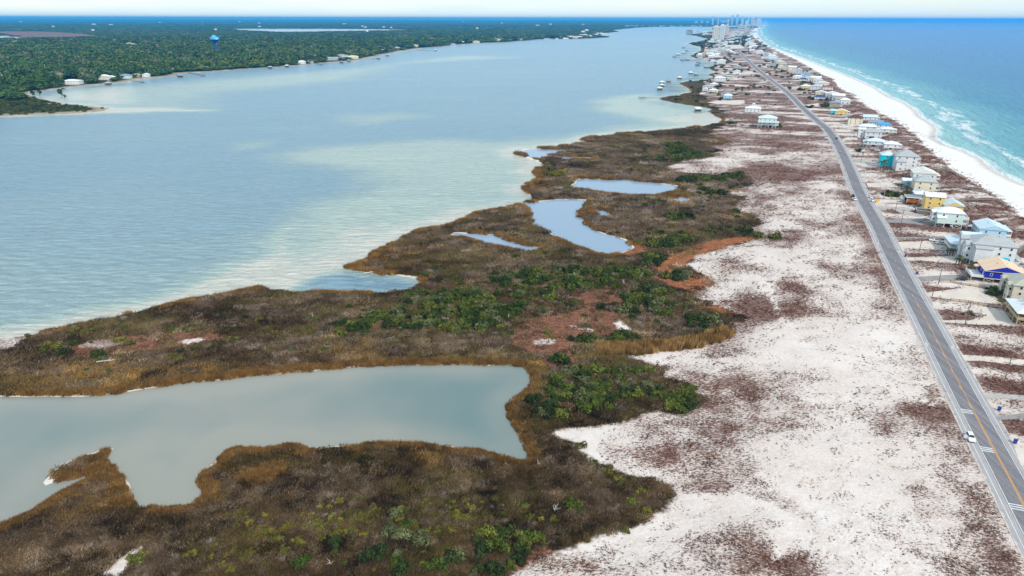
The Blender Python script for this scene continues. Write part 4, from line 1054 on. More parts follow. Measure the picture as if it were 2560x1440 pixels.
# tall white house with grey roofs and a pool
def x4(root, W, D, st, wh):
    volume(root, -2.6, -.01, 1.0, 6.0, 2.6, 9.6, 'white', 'grey', 'gx', 1.6, oh=.4); volume(root, -3.2, -.01, 8.5, 13.0, 0, 10.6, 'pale', 'grey', 'gx', 1.4, oh=.4)
    volume(root, 1.0, 8.0, -2.4, -.01, 2.5, 9.2, 'white', 'grey', 'shed', 1.4, wins=False, oh=.4)
    MB().box(9.6, 16.2, -.10, -.02, 2.6, 5.2).build('pool_mural', wmat('turq'), root)
    deck(root, 9.0, W + 7, -5.5, -.3, 2.4, wood_grey, sides='fr')
    p_ = MB().box(12.5, W + 6, -4.8, -1.6, 2.41, 2.62).build('pool_kerb', trim_mat, root); MB().box(13.0, W + 5.5, -4.4, -2.0, 2.63, 2.66).build('pool_water', paint('pool_blue', (0.03, 0.33, 0.50), .1, .5, .1), p_)
simple_house((2421, 661), None, 14.5, 2.4, 8.3, 'white', 'grey', 'hip', 3.8, 'tall white house with several grey roofs and a raised pool', W=18.5, porch=False, extra=x4)
# white house with light blue roof
def x5(root, W, D, st, wh):
    volume(root, 3.4, W - 1, 4.5, D - 2, st + wh + .9, st + wh + 2.9, 'pale', 'ltblue', 'gx', 1.3, oh=.5)
    deck(root, -2.6, -.02, -.4, D - 1, st + .02, trim_mat, sides='fl'); MB().box(-2.6, W, -1.6, -.05, st - .22, st + .01).build('front_deck', trim_mat, root)
    for y in np.linspace(0, D - 1.2, 6): MB().box(-2.55, -2.35, y - .1, y + .1, -.4, st + wh - .3).build('porch_post', trim_mat, root)
    MB().face([(-3.2, -2.2, st + wh - .3), (W, -2.2, st + wh - .3), (W, 0, st + wh + .35), (-.1, 0, st + wh + .35)]).face([(-3.2, -2.2, st + wh - .3), (-.1, 0, st + wh + .35), (-.1, D, st + wh + .35), (-3.2, D, st + wh - .3)]).build('porch_roof', rmat('ltblue'), root)
simple_house((2385, 634), None, 14, 2.8, 3.1, 'white', 'ltblue', 'hip', 2.2, 'white porch house under a wide light blue roof beside the tall white house', W=13, porch=False, extra=x5)
simple_house((2444, 594), None, 15, 2.0, 3.2, 'lblue', 'ltblue', 'gy', 2.6, 'sky blue gabled house behind the grey roofed white house', W=13, porch=False)
# mint house on braced stilts
def x7(root, W, D, st, wh):
    volume(root, 0.4, 4.8, -1.6, -.01, st, st + 3.2, 'mint', 'white', 'shed', .9, wins=False, oh=.3)
    volume(root, -2.2, -.01, 1.2, 6.4, st + .3, st + wh - .3, 'white', 'white', 'gx', .9, oh=.3)
    deck(root, W + .02, W + 3.2, .2, D - .5, st + .02, trim_mat, sides='fr'); deck(root, W + .02, W + 2.8, .2, D - .5, st + 3.2, trim_mat, sides='fr')
    for y in (.4, 4.4, 8.2): MB().box(W + 2.6, W + 2.8, y - .1, y + .1, -.4, st + 3.1).build('porch_post', trim_mat, root)
    stairs(root, -2.3, 6.8, st, 5.6, 1.5, wood_grey)
simple_house((2336, 566.5), (2399, 568), 9.5, 2.6, 6.1, 'mint', 'white', 'hip', 2.6, 'pale mint house with white roof on cross braced white stilts', porch=False, extra=x7)
# yellow house with grey gabled annexe
def x8(root, W, D, st, wh):
    volume(root, W + .02, W + 10.5, -3.0, 7.0, 0.4, 4.4, 'yellow', 'ltblue', 'gy', 2.6)
simple_house((2309, 524), None, 9, 0.2, 8.4, 'yellow', 'white', 'gx', 2.0, 'tall bright yellow house with white roof and grey gabled annexe', W=10.5, porch=False, extra=x8)
simple_house((2285, 503), None, 9, 1.5, 3.4, 'lblue', 'white', 'hip', 1.6, 'light blue cottage with white roof behind the orange trailer', W=9, porch=False)
# cream, white and blue cluster
simple_house((2283, 478), (2332, 475), 11.5, 1.2, 6.0, 'cream', 'grey', 'hip', 3.2, 'cream house with plain grey hip roof next to palms', porch=False)
simple_house((2281, 452), None, 13, 2.0, 3.8, 'white', 'cream', 'gy', 3.0, 'white house with cream white gable roof behind the cream house', W=15, porch=False)
simple_house((2256, 467), None, 8, 0.8, 3.6, 'lblue', 'white', 'gx', 1.4, 'small light blue cottage with white roof beside the cream house', W=6.4, porch=False)
# turquoise and white pair under grey roofs
simple_house((2199, 418), None, 12, 1.6, 8.2, 'turq', 'ltblue', 'hip', 2.6, 'bright turquoise three storey house with pale roof behind palms', W=8.6, porch=False)
def x11(root, W, D, st, wh):
    volume(root, .6, 7.0, -4.0, -.01, 0, 7.4, 'white', 'grey', 'hip', 2.2)
    for z_ in (3.2, 6.4, 9.4): deck(root, W + .02, W + 2.2, .3, D - .5, z_, trim_mat, sides='fr')
    for y in (.4, 6, 11): MB().box(W + 2.0, W + 2.2, y - .1, y + .1, -.4, 11).build('porch_post', trim_mat, root)
simple_house((2234, 425), None, 13, 0, 11.2, 'white', 'grey', 'hip', 4.2, 'large white three storey house with grey hip roofs beside the turquoise one', W=15.5, porch=False, extra=x11)
simple_house((2209, 374), None, 10, 1.9, 3.2, 'white', 'white', 'hip', 2.4, 'white pyramid roofed house behind the turquoise house', W=12, porch=False)
simple_house((2165, 367), None, 11, 2.4, 3.0, 'pale', 'ltblue', 'hip', 2.4, 'raised white house with blue grey roof and dark porch', W=16)
def x14(root, W, D, st, wh): volume(root, -6.0, -.01, 3.0, 11, 0, 8.4, 'white', 'white', 'gx', 1.2)
simple_house((2161, 346), None, 11, 0.2, 6.4, 'white', 'grey', 'gx', 2.2, 'white house with grey gable and taller white wing', W=15.5, porch=False, extra=x14)
simple_house((2202, 335), None, 10, 1.8, 3.0, 'mint', 'white', 'hip', 1.8, 'mint porch house with broad white roof by the dunes', W=12)
simple_house((2146, 331), None, 11, 1.6, 4.8, 'white', 'white', 'hip', 2.2, 'white house with wide white hip roof beside blue roofed neighbours', W=17, porch=False)
simple_house((2193, 323), None, 9, 1.9, 3.0, 'white', 'blue', 'gx', 1.8, 'white house with bright blue roof by the dunes', W=11, porch=False)
simple_house((2170, 318), None, 10, 2.0, 3.4, 'white', 'slate', 'gx', 2.0, 'white house with slate blue roof by the dunes', W=14, porch=False)
simple_house((2157, 304), None, 10, 2.0, 3.4, 'white', 'ltblue', 'gx', 2.2, 'white house with pale grey roof right of the dark red roof', W=15, porch=False)
def x18(root, W, D, st, wh): MB().box(-.12, -.02, .4, D - .4, 1.0, wh - .2).build('turquoise_side', wmat('turq'), root)
simple_house((2119, 312), None, 11, 0.4, 7.6, 'cream', 'red', 'hip', 3.0, 'two storey cream house with dark red hip roof', W=15, porch=False, extra=x18)
def x19(root, W, D, st, wh): volume(root, -5.5, -.01, 2.5, 10, st, st + wh, 'turq', 'aqua', 'gx', 1.8)
simple_house((2088, 288), None, 10, 1.8, 3.2, 'yellow', 'cream', 'gy', 2.6, 'yellow gabled house with a pale turquoise wing near the road bend', W=14, porch=False, extra=x19)
simple_house((2074, 269), None, 10, 1.8, 4.8, 'tan', 'slate', 'hip', 2.0, 'tan house with blue grey hip roof behind bushes', W=13, porch=False)
simple_house((2036, 250), None, 10, 1.6, 3.0, 'white', 'navy', 'hip', 2.4, 'white house with navy blue hip roof', W=15, porch=False)
# ------------------------------------------------------------------ farther houses on the gulf side
FARG = [((2057, 227), 15, 6, 'white', 'terra', 'hip', 'white house with terracotta red hip roof on the dunes'), ((2026, 227), 17, 7, 'pale', 'ltblue', 'gy', 'pale blue gabled house left of the terracotta roof'),
        ((2039, 239), 16, 5, 'cream', 'cream', 'gy', 'cream gabled house just behind the navy roof'), ((2002, 223), 15, 5, 'yellow', 'white', 'hip', 'yellow and teal house under a white hip roof'),
        ((2076, 239), 11, 3.5, 'peach', 'brown', 'gx', 'low peach house with brown roof near the dune crossing'), ((1982, 199), 17, 6, 'white', 'white', 'hip', 'white hip roofed house below a glassy tall house'),
        ((1987, 187), 14, 10, 'glass', 'ltblue', 'gy', 'tall glassy pale house with blue roof on the dunes'), ((1998, 204), 14, 4, 'white', 'navy', 'hip', 'white house with small dark blue cupola roof'),
        ((2021, 206), 13, 4, 'white', 'white', 'gx', 'flat white roofed house on the dune edge'), ((1970, 184), 10, 6, 'pink', 'white', 'gy', 'pale pink narrow house among white ones'), ((1953, 177), 13, 5, 'peach', 'tan', 'gy', 'peach yellow house with tan gable'),
        ((1944, 173), 12, 7, 'cream', 'cream', 'gy', 'cream tall house beside the peach one'), ((1921, 168), 16, 5, 'yellow', 'slate', 'hip', 'yellow house with slate roof standing closer to the road'), ((1941, 161), 19, 7, 'lblue', 'ltblue', 'hip', 'light blue house with steep pale roof'),
        ((1921, 152), 20, 6, 'lblue', 'ltblue', 'gx', 'long pale blue house row in front of the dunes'), ((1902, 148), 24, 7, 'white', 'grey', 'hip', 'wide white house with grey roof on the far dunes'), ((1931, 137), 14, 6, 'white', 'cream', 'hip', 'white house apart on the far dune crest'),
        ((1890, 136), 22, 12, 'white', 'white', 'hip', 'tall white blockish house near the far road bend'), ((1872, 129), 20, 6, 'white', 'ltblue', 'gx', 'white house row just past the road bend')]
for (fl, W_, h_, wl_, rf_, kd, lab) in FARG:
    simple_house(fl, None, W_ * .75, 1.8, max(3, h_ - 1.5), wl_, rf_, kd, 2.4, lab, W=W_, porch=False, detail=0)
# ------------------------------------------------------------------ houses on the bay side
def xb(root, W, D, st, wh):
    deck(root, -.5, W + .5, -2.4, -.02, st + 3.2, trim_mat, sides='f')
    for x in np.linspace(0, W, 6): MB().box(x - .1, x + .1, -2.3, -2.1, -.4, st + 3.2).build('porch_post', trim_mat, root)
simple_house((1894, 318), (1936, 318), 14, 2.8, 7.4, 'mint', 'ltblue', 'hip', 3.0, 'big pale mint house on stilts on the bay side of the road', porch=False, extra=xb)
def xc(root, W, D, st, wh): volume(root, W * .42, W * .6, D * .4, D * .6, st + wh + 2.4, st + wh + 5, 'white', 'white', 'hip', 1.0, oh=.3)
simple_house((1862, 282), None, 15, 1.2, 4.6, 'white', 'white', 'hip', 2.8, 'white hip roofed house with rooftop cupola on the bay side', W=19, porch=False, extra=xc)
BAYH = [((1808, 249), 12, 5.5, 'lblue', 'white', 'hip', 'blue fronted house with white hip roof by the sandy lot'), ((1803, 241), 15, 4, 'grey', 'dgrey', 'hip', 'dark roofed house behind the blue fronted one'), ((1771, 233), 14, 4, 'cream', 'cream', 'hip', 'cream hip roofed house close to the bay'),
        ((1756, 223), 17, 4, 'pale', 'grey', 'hip', 'grey hip roofed house at the root of the piers'), ((1775, 217), 12, 4, 'white', 'white', 'hip', 'white pyramid roofed house behind the grey one'), ((1756, 230), 8, 3, 'white', 'white', 'gy', 'tiny white gabled house nearest the bay shore'),
        ((1785, 206), 20, 8, 'white', 'white', 'hip', 'large white house with white roof near the long pier'), ((1816, 193), 13, 4, 'cream', 'green', 'hip', 'cream house with dark green roof'), ((1833, 187), 14, 7, 'white', 'white', 'gy', 'white gabled house nearest the road on the bay side'),
        ((1836, 173), 15, 6, 'grey', 'grey', 'hip', 'grey house standing alone left of the road'), ((1791, 161), 22, 10, 'white', 'white', 'hip', 'tall white house pair facing the bay'), ((1775, 157), 16, 6, 'white', 'ltblue', 'hip', 'white house left of the tall white pair'),
        ((1757, 152), 16, 5, 'cream', 'tan', 'hip', 'cream shore house among bushes'), ((1744, 149), 14, 4, 'grey', 'grey', 'gx', 'grey low house on the shore'), ((1770, 146), 17, 6, 'white', 'white', 'gx', 'white long roofed house in the second bay side row')]
for (fl, W_, h_, wl_, rf_, kd, lab) in BAYH:
    simple_house(fl, None, W_ * .8, 1.8, max(3, h_ - 1.2), wl_, rf_, kd, 2.4, lab, W=W_, porch=False, detail=0)
# the crowded far part of the spit: rows of small pale houses
r = np.random.default_rng(5)
def tiny_house(x, y, W_, h_, wl_, rf_, lab, grp, rz=None):
    p = at(x, y); D_ = W_ * .75
    root = tag(empty('far_house', (p.x, p.y, p.z), -TH if rz is None else rz), lab, 'house', grp)
    MB().box(0, W_, 0, D_, -.5, h_).build('wall', wmat(wl_), root)
    roof_mesh(0, W_, 0, D_, h_, 2.6, ['hip', 'gx', 'gy'][r.integers(0, 3)], .7).build('roof', rmat(rf_), root)
    nx = max(2, int(W_ / 5))
    for k in range(max(1, int(h_ / 3))):
        for i in range(nx): window(root, (i + .5) * W_ / nx, -.06, k * 3 + 1.0, 1.6, 1.5)
ORDH = ['first', 'second', 'third', 'fourth', 'fifth', 'sixth', 'seventh', 'eighth', 'ninth', 'tenth', 'eleventh', 'twelfth', 'thirteenth', 'fourteenth', 'fifteenth', 'sixteenth', 'seventeenth', 'eighteenth', 'nineteenth', 'twentieth', 'twenty-first', 'twenty-second', 'twenty-third']
ORDH2 = ORDH[:20] + ['twenty-' + o_ for o_ in ORDH[:9]] + ['thirtieth'] + ['thirty-' + o_ for o_ in ORDH[:9]]
def NTH(k, n): return 'leftmost' if k == 0 else ('rightmost' if k == n - 1 else ORDH[k] + ' from left')
FARROWS = [('bay', 'small pale house on the crowded far bay side', 'crowded houses on the far bay side', [(1736, 143, 1790, 139), (1760, 133, 1812, 130), (1775, 126, 1815, 122), (1778, 118, 1812, 114), (1770, 108, 1800, 104), (1800, 128, 1826, 134)], 9),
           ('mid', 'small pale house behind the twin towers', 'houses behind the twin towers', [(1812, 102, 1845, 97), (1815, 94, 1848, 90), (1822, 88, 1856, 84), (1826, 82, 1862, 78), (1835, 76, 1872, 73), (1740, 83, 1778, 80), (1752, 88, 1778, 86), (1790, 110, 1840, 106), (1840, 71, 1880, 68)], 9),
           ('gulf', 'small pale house far behind the gulf beach', 'far row behind the gulf beach', [(1868, 122, 1886, 118), (1862, 112, 1878, 106), (1862, 104, 1874, 96), (1866, 92, 1878, 88), (1872, 85, 1884, 80)], 6)]
FARROWS.append(('seaside', 'small house of the second row behind the dunes', 'second row behind the gulf dunes', [(1886, 131, 1932, 147), (1906, 140, 1950, 160), (1940, 160, 1992, 187), (1996, 192, 2046, 216), (2046, 243, 2106, 262)], 6))
for nm, lab, grp, rows, k in FARROWS:
    for ri_, (x0, y0, x1, y1) in enumerate(rows):
        for i in range(k):
            t = (i + r.uniform(.1, .9)) / k; y = y0 + (y1 - y0) * t + r.normal(0, .5)
            tiny_house(x0 + (x1 - x0) * t, y, r.uniform(12, 20) * (1.5 if y < 95 else 1), r.uniform(4.5, 9), ['white', 'white', 'pale', 'cream', 'lblue', 'grey', 'peach'][r.integers(0, 7)], ['white', 'white', 'ltblue', 'grey', 'cream', 'slate', 'tan'][r.integers(0, 7)], lab + ', ' + NTH(i, k) + ', ' + ORDH[ri_] + ' row', grp)
# ------------------------------------------------------------------ towers of the far town
def tower(x, ybase, wpx, hpx, D_, wl_, label, balconies=True, crownh=0, name='apartment_tower', off=0.0):
    if ybase < 61.5 and hpx > 7.5: hpx += 62.5 - ybase; ybase = 62.5
    p = at(x, ybase); k = mpp(ybase, 2); W_, H_ = wpx * k, hpx * k * (1.15 if ybase < 72 else 1.0)
    root = tag(empty(name, (p.x, p.y, p.z), -TH), label, 'tower')
    b = MB().box(0, W_, 0, D_, -1, H_)
    b.build('wall', wmat(wl_), root)
    fl = max(4, int(H_ / 3.4)); st = max(1, fl // 18)
    n = 3
    for j in range(n):                                      # recessed balcony bays, slab by slab
        x0, x1 = W_ * (j + .22) / n, W_ * (j + .78) / n
        bay = MB().box(x0, x1, -.25, -.02, 2, H_ - 3).build('balcony_bay', wmat('glass'), root)
        s_ = MB()
        for f in range(1, fl, st): s_.box(x0 - .3, x1 + .3, -1.3, -.26, f * 3.4, f * 3.4 + .5)
        tag(s_.build('balcony_slabs', trim_mat, bay), kind='stuff')
    sb = MB()
    for f in range(1, fl): sb.box(-.3, -.02, D_ * .15, D_ * .85, f * 3.4 - 1.6, f * 3.4)
    tag(sb.build('side_windows', glass_mat, root), kind='stuff')
    if crownh: MB().box(W_ * .25, W_ * .75, D_ * .25, D_ * .75, H_ - .01, H_ + crownh).build('plant_room', wmat(wl_), root)
    else: MB().box(W_ * .3, W_ * .6, D_ * .3, D_ * .6, H_ - .01, H_ + 3).build('lift_housing', wmat('grey'), root)
    return root
tower(1780, 97.5, 14.5, 31, 26, 'cream', 'cream high rise, first of the twin towers from the bay', crownh=4)
tower(1796.5, 101.5, 12, 37, 26, 'white', 'white high rise, the right one of the twin towers', crownh=5)
tower(1811, 86, 8.5, 23, 40, 'beige', 'beige slab tower just behind the twin towers', crownh=3)
tower(1715, 86.5, 14, 11, 45, 'brown', 'squat brown block standing at the bay edge', crownh=2)
tower(1826.5, 59, 5, 17, 60, 'glass', 'slim pale tower on the horizon, first of the skyline trio', crownh=6)
tower(1838.5, 59, 6, 19, 60, 'lblue', 'tallest bluish tower in the middle of the skyline', crownh=6)
tower(1852, 59, 6, 16, 60, 'pale', 'grey blue tower at the end of the skyline trio', crownh=5)
tower(1861, 71, 6, 16, 50, 'cream', 'cream narrow tower standing before the beachfront cluster')
tower(1876, 66, 7.5, 19, 60, 'peach', 'wide pale pink tower of the beachfront cluster', crownh=5)
tower(1882, 64, 5, 13, 60, 'white', 'white tower between the pink one and the beach', crownh=4)
tower(1890, 68, 9, 18, 60, 'white', 'white stepped tower beside the beach', crownh=5)
tower(1888, 60, 9, 10, 60, 'grey', 'grey pair of towers behind the stepped one', crownh=3)
tower(1779, 56, 3.5, 13, 60, 'pale', 'slender pale tower left of the skyline', crownh=6)
tower(1792, 56, 4.5, 9, 60, 'glass', 'short pale tower left of the skyline', crownh=3)
tower(1846, 70, 10, 8, 60, 'pink', 'low pinkish block in front of the skyline', crownh=2)
tower(1801, 56.5, 16, 5, 60, 'pale', 'long low pale block on the horizon', crownh=2)
for k_, (x_, w_, h_, lb_) in enumerate(((1737, 7, 4, 'low white block on the horizon far left of the skyline'), (1752, 5, 5, 'small white block on the horizon before the slender tower'), (1765, 7, 4, 'wide white block on the horizon beside the slender tower'), (1817, 5, 8, 'short cream tower just left of the skyline trio'), (1867, 5, 9, 'pale tower behind the cream narrow one'), (1898, 5, 9, 'last pale tower at the beach end of the skyline'))):
    tower(x_, 57.5, w_, h_, 60, ['white', 'cream', 'pale'][k_ % 3], lb_, crownh=2)
tower(1775, 108, 9, 10, 24, 'mint', 'small mint apartment block in front of the twin towers', crownh=2)
tower(1872, 118, 15, 9, 70, 'white', 'long white beachfront condominium beyond the road bend', crownh=2)
tower(1861, 117, 9, 6, 40, 'cream', 'low cream block behind the white beachfront condominium', crownh=1)
# ------------------------------------------------------------------ houses along the mainland shore
MAINH = [((153, 212), 30, 6, 'white', 'white', 'hip', 'large white waterfront house with many windows'), ((108, 202), 15, 4, 'cream', 'cream', 'gx', 'pale roof among trees left of the large white house'), ((121, 208), 16, 3, 'white', 'white', 'hip', 'white low roof in front of the trees'),
         ((220, 204), 15, 5, 'grey', 'grey', 'hip', 'grey house right of the large white waterfront house'), ((247, 200), 18, 7, 'cream', 'white', 'hip', 'white roofed house half hidden by an oak on the shore'), ((268, 201), 13, 6, 'white', 'cream', 'gy', 'cream gabled house beside the half hidden one'),
         ((298, 197), 20, 6, 'mint', 'slate', 'hip', 'green grey shore house with slate roof'), ((330, 193), 15, 4, 'tan', 'tan', 'hip', 'tan shore house with tan roof'), ((356, 193), 13, 5, 'white', 'white', 'gy', 'white gabled house near the shore bend'),
         ((389, 181), 16, 3.5, 'cream', 'cream', 'hip', 'cream roof set back among the trees'), ((428, 178), 16, 4.5, 'white', 'white', 'hip', 'white hip roofed house at the small beach'), ((510, 174), 13, 4, 'grey', 'grey', 'hip', 'grey shore house before the water tower'),
         ((642, 156), 17, 5, 'white', 'white', 'hip', 'white roof rising from the shore trees past the tower'), ((744, 160), 20, 6, 'white', 'white', 'hip', 'white hip roofed boat house at the shore'), ((770, 158), 14, 4, 'grey', 'grey', 'gx', 'grey roofed house beside the white boat house'),
         ((817, 151), 32, 6, 'grey', 'grey', 'gx', 'long grey waterfront lodge'), ((838, 147), 36, 9, 'pale', 'grey', 'hip', 'tall grey roofed lodge building'), ((866, 147), 34, 6, 'cream', 'cream', 'hip', 'cream roofed hall beside the grey lodge'),
         ((880, 132), 18, 6, 'white', 'white', 'gx', 'white house behind the lodge'), ((897, 135), 22, 8, 'white', 'white', 'gy', 'white gabled house right of the lodge'), ((909, 136), 18, 6, 'lblue', 'ltblue', 'gy', 'blue gabled house right of the lodge'),
         ((948, 130), 22, 6, 'grey', 'grey', 'hip', 'grey house on the shore curve'), ((985, 125), 22, 8, 'white', 'white', 'gy', 'white tall house on the shore curve'), ((1026, 118), 34, 8, 'cream', 'tan', 'hip', 'tan roofed house on the far shore curve'), ((1036, 112), 22, 6, 'white', 'white', 'gx', 'white house behind the tan roof'),
         ((1066, 112), 20, 5, 'white', 'white', 'gx', 'white house left of a wooded point'), ((1096, 107), 34, 6, 'cream', 'tan', 'hip', 'cream house at the wooded point'), ((1125, 113), 26, 5, 'grey', 'grey', 'hip', 'grey house by the far dock'), ((1148, 108), 26, 7, 'cream', 'cream', 'hip', 'cream house past the far dock'),
         ((1182, 107), 34, 7, 'cream', 'tan', 'hip', 'cream house with wide tan roof far along the shore'), ((1233, 104), 40, 12, 'pale', 'slate', 'gy', 'big pale gabled house alone on the far shore'), ((1290, 101), 36, 6, 'grey', 'grey', 'gx', 'grey low house far along the shore'), ((1360, 98), 36, 6, 'grey', 'slate', 'hip', 'slate roofed house near the far headland')]
for (fl, W_, h_, wl_, rf_, kd, lab) in MAINH:
    simple_house(fl, None, W_ * .7, 0, h_, wl_, rf_, kd, 2.6, lab, W=W_, porch=False, detail=0, rz=0.12, name='shore_house')
for i in range(22):
    t = (i + r.uniform(.1, .9)) / 22; x = 1388 + 118 * t
    tiny_house(x, np.interp(x, [1388, 1440, 1505], [98, 96, 91]) - r.uniform(0, 3 + 6 * t), r.uniform(18, 34), r.uniform(5, 9), ['white', 'cream', 'pale', 'peach', 'white'][r.integers(0, 5)], ['white', 'cream', 'tan', 'white', 'terra'][r.integers(0, 5)], 'small pale house on the far mainland headland, ' + NTH(i, 22), 'houses on the far headland', 0.1)
for i in range(16):
    x = 1560 + 210 * (i + r.uniform(.1, .9)) / 16; tiny_house(x, r.uniform(65.6, 67.0), r.uniform(30, 60), r.uniform(7, 12), ['white', 'cream', 'pale'][r.integers(0, 3)], ['white', 'cream', 'tan'][r.integers(0, 3)], 'tiny white house at the far end of the bay, ' + NTH(i, 16), 'houses at the far end of the bay', 0.0)
pt = at(306, 119)
apt = tag(empty('apartment_block', (pt.x, pt.y, pt.z), 0.06), 'cream apartment block rising out of the mainland woods', 'building')
foot(apt.location, .06, -4, 62, -14, 34)
for k, (x0, x1, h_) in enumerate(((0, 18, 13), (18.02, 34, 16), (34.02, 50, 13), (50.02, 62, 8))):
    volume(apt, x0, x1, 0, 18, 0, h_, 'cream', 'tan', 'gy' if k % 2 else 'hip', 3.0, detail=0, ww=2.0, wh=1.8)
INX = sorted(r.uniform(0, 1500, 34)); inl = []
for i in range(34):                                          # pale roofs showing through the wood
    x = INX[i]; y = r.uniform(52, 84) if r.uniform() < .7 else r.uniform(95, 150)
    p = at(x, y)
    if lookup('sdl', np.array([[p.x, p.y]]))[0] < 60 or lookup('main', np.array([[p.x, p.y]]))[0] < 60 or lookup('sdm', np.array([[p.x, p.y]]))[0] > -60: continue
    W_ = 20 * max(1, 80 / y) * r.uniform(.8, 1.6) * (1.6 if y < 66 else 1); h_ = 9 if y > 90 else 15
    inl.append(1)
    root = tag(empty('inland_building', (p.x, p.y, p.z), r.uniform(-.3, .3)), 'pale roofed building among the mainland woods, ' + ('leftmost' if len(inl) == 1 else ORDH2[len(inl) - 1] + ' from left'), 'building', 'pale buildings in the mainland woods')
    foot(root.location, root.rotation_euler.z, 0, W_, -W_ * .4, W_ * .5)
    MB().box(0, W_, 0, W_ * .5, -.5, h_).build('wall', wmat(['white', 'cream', 'pale'][i % 3]), root); roof_mesh(0, W_, 0, W_ * .5, h_, 2.5, 'hip', .8).build('roof', rmat(['white', 'cream', 'ltblue'][i % 3]), root)
# ------------------------------------------------------------------ vehicles
tyre_mat = paint('tyre', (0.02, 0.02, 0.02), .9, .2); rim_mat = paint('rim', (0.45, 0.46, 0.48), .35, .5); lamp_mat = paint('lamp_glass', (0.75, 0.77, 0.78), .15, .5); tail_mat = paint('tail_lamp', (0.45, 0.02, 0.015), .25, .5)
CARC = dict(white=(0.80, 0.80, 0.80), black=(0.015, 0.015, 0.018), silver=(0.42, 0.43, 0.45), grey=(0.14, 0.145, 0.15))
def loft(b, secs):
    """skin cross-sections given as (y, [(x, z), ...])"""
    n = len(secs[0][1]); st = len(b.v)
    for y, pts in secs: b.v += [(x, y, z_) for x, z_ in pts]
    for k in range(len(secs) - 1):
        for i in range(n):
            j = (i + 1) % n; b.f.append((st + k * n + i, st + k * n + j, st + (k + 1) * n + j, st + (k + 1) * n + i))
    b.f.append(tuple(st + i for i in reversed(range(n)))); b.f.append(tuple(st + (len(secs) - 1) * n + i for i in range(n)))
def ring(w, z0, z1, r_=.12): return [(-w + r_, z0), (w - r_, z0), (w, z0 + r_), (w, z1 - r_), (w - r_, z1), (-w + r_, z1), (-w, z1 - r_), (-w, z0 + r_)]
_wheel = {}
def car(pos, heading, colour, label, kind='suv', group=None, open_door=False):
    """heading: unit vector of the nose"""
    root = tag(empty('parked_car' if kind != 'pickup' else 'pickup_truck', pos, math.atan2(-heading[0], heading[1])), label, 'car' if kind != 'pickup' else 'truck', group)
    cm = paint('car_' + colour, CARC[colour], .28, .6, .04)
    b = MB(); zt = .98
    loft(b, [(-2.3, ring(.80, .42, .80)), (-2.15, ring(.90, .32, zt - .04)), (-1.2, ring(.93, .28, zt)), (.9, ring(.93, .28, zt)), (1.7, ring(.90, .30, zt - .10)), (2.2, ring(.84, .36, zt - .22)), (2.32, ring(.74, .42, .66))])
    b.build('body', cm, root)
    c = MB(); top = 1.68 if kind != 'sedan' else 1.46
    tail = -2.0 if kind == 'suv' else (-1.6 if kind == 'sedan' else -.35)
    def tr(w0, w1, z0, z1): return [(-w0, z0), (w0, z0), (w1, z1), (-w1, z1)]
    loft(c, [(tail, tr(.80, .62, zt - .05, zt + .1)), (tail + .45, tr(.84, .66, zt - .05, top)), (.35, tr(.84, .66, zt - .05, top)), (1.25, tr(.82, .74, zt - .06, zt + .02))])
    c.build('roof', cm, root)
    for s_ in (-1, 1):                                       # side glass, just proud of the cabin
        MB().face([(s_ * .855, tail + .5, zt + .06), (s_ * .855, .85, zt + .06), (s_ * .715, .35, top - .12), (s_ * .715, tail + .6, top - .12)][::s_]).face([(s_ * .85, tail + .5, zt + .06), (s_ * .85, .85, zt + .06), (s_ * .71, .35, top - .12), (s_ * .71, tail + .6, top - .12)][::-s_]).build('side_window', glass_mat, root)
    MB().face([(-.74, 1.14, zt + .10), (.74, 1.14, zt + .10), (.60, .43, top - .04), (-.60, .43, top - .04)]).build('windscreen', glass_mat, root)
    MB().face([(.66, tail - .02 + .06, zt + .18), (-.66, tail + .04, zt + .18), (-.56, tail + .40, top - .05), (.56, tail + .40, top - .05)]).build('rear_window', glass_mat, root)
    if kind == 'pickup': MB().box(-.78, .78, -2.2, -.5, zt + .01, zt + .04).build('load_bed', dark_under, root)
    if 'w' not in _wheel:
        t = MB().tube((-.11, 0, 0), (.11, 0, 0), .35, n=14).mesh('tyre'); t.materials.append(tyre_mat)
        q = MB().tube((-.125, 0, 0), (.125, 0, 0), .21, n=10).mesh('rim'); q.materials.append(rim_mat); _wheel['w'] = (t, q)
    for x in (-.84, .84):
        for y in (-1.4, 1.45):
            w_ = link('wheel', _wheel['w'][0], None, root, (x, y, .35)); link('rim', _wheel['w'][1], None, w_)
    for x in (-.62, .62):
        MB().box(x - .18, x + .18, 2.24, 2.33, .60, .74).build('headlight', lamp_mat, root); MB().box(x - .14, x + .14, -2.33, -2.24, .66, .86).build('tail_light', tail_mat, root)
    MB().box(-.55, .55, 2.30, 2.36, .44, .56).build('grille', dark_under, root)
    if open_door:
        d_ = MB().box(0, 1.0, -.05, .05, .4, 1.0).box(.1, .95, -.03, .03, 1.0, 1.55).build('door', cm, root, (.96, .8, 0), math.radians(-18))
    return root
def nose(s, away=True):
    p, nn = road_at(s); t = np.array([-nn[1], nn[0]]); return t if away else -t
def on_road(x, y, off, colour, label, kind='suv', away=True, **k):
    s = arc_of(x, y); p, _ = road_at(s, off); return car((p[0], p[1], ZR + .02), nose(s, away), colour, label, kind, **k)
on_road(2452, 1092, -5.1, 'white', 'white car with its door open parked on the near road shoulder', away=False, open_door=True)
on_road(2162, 503, -5.3, 'white', 'white car facing the camera on the left shoulder by a black one', away=False)
on_road(2156, 491, -5.5, 'black', 'black car close behind a white one on the left shoulder')
on_road(2162, 502, 5.4, 'white', 'white car on the right shoulder beside the yellow bin', away=False)
on_road(2158, 492, 5.6, 'white', 'white car behind another on the right shoulder across from the black car', away=False, kind='sedan')
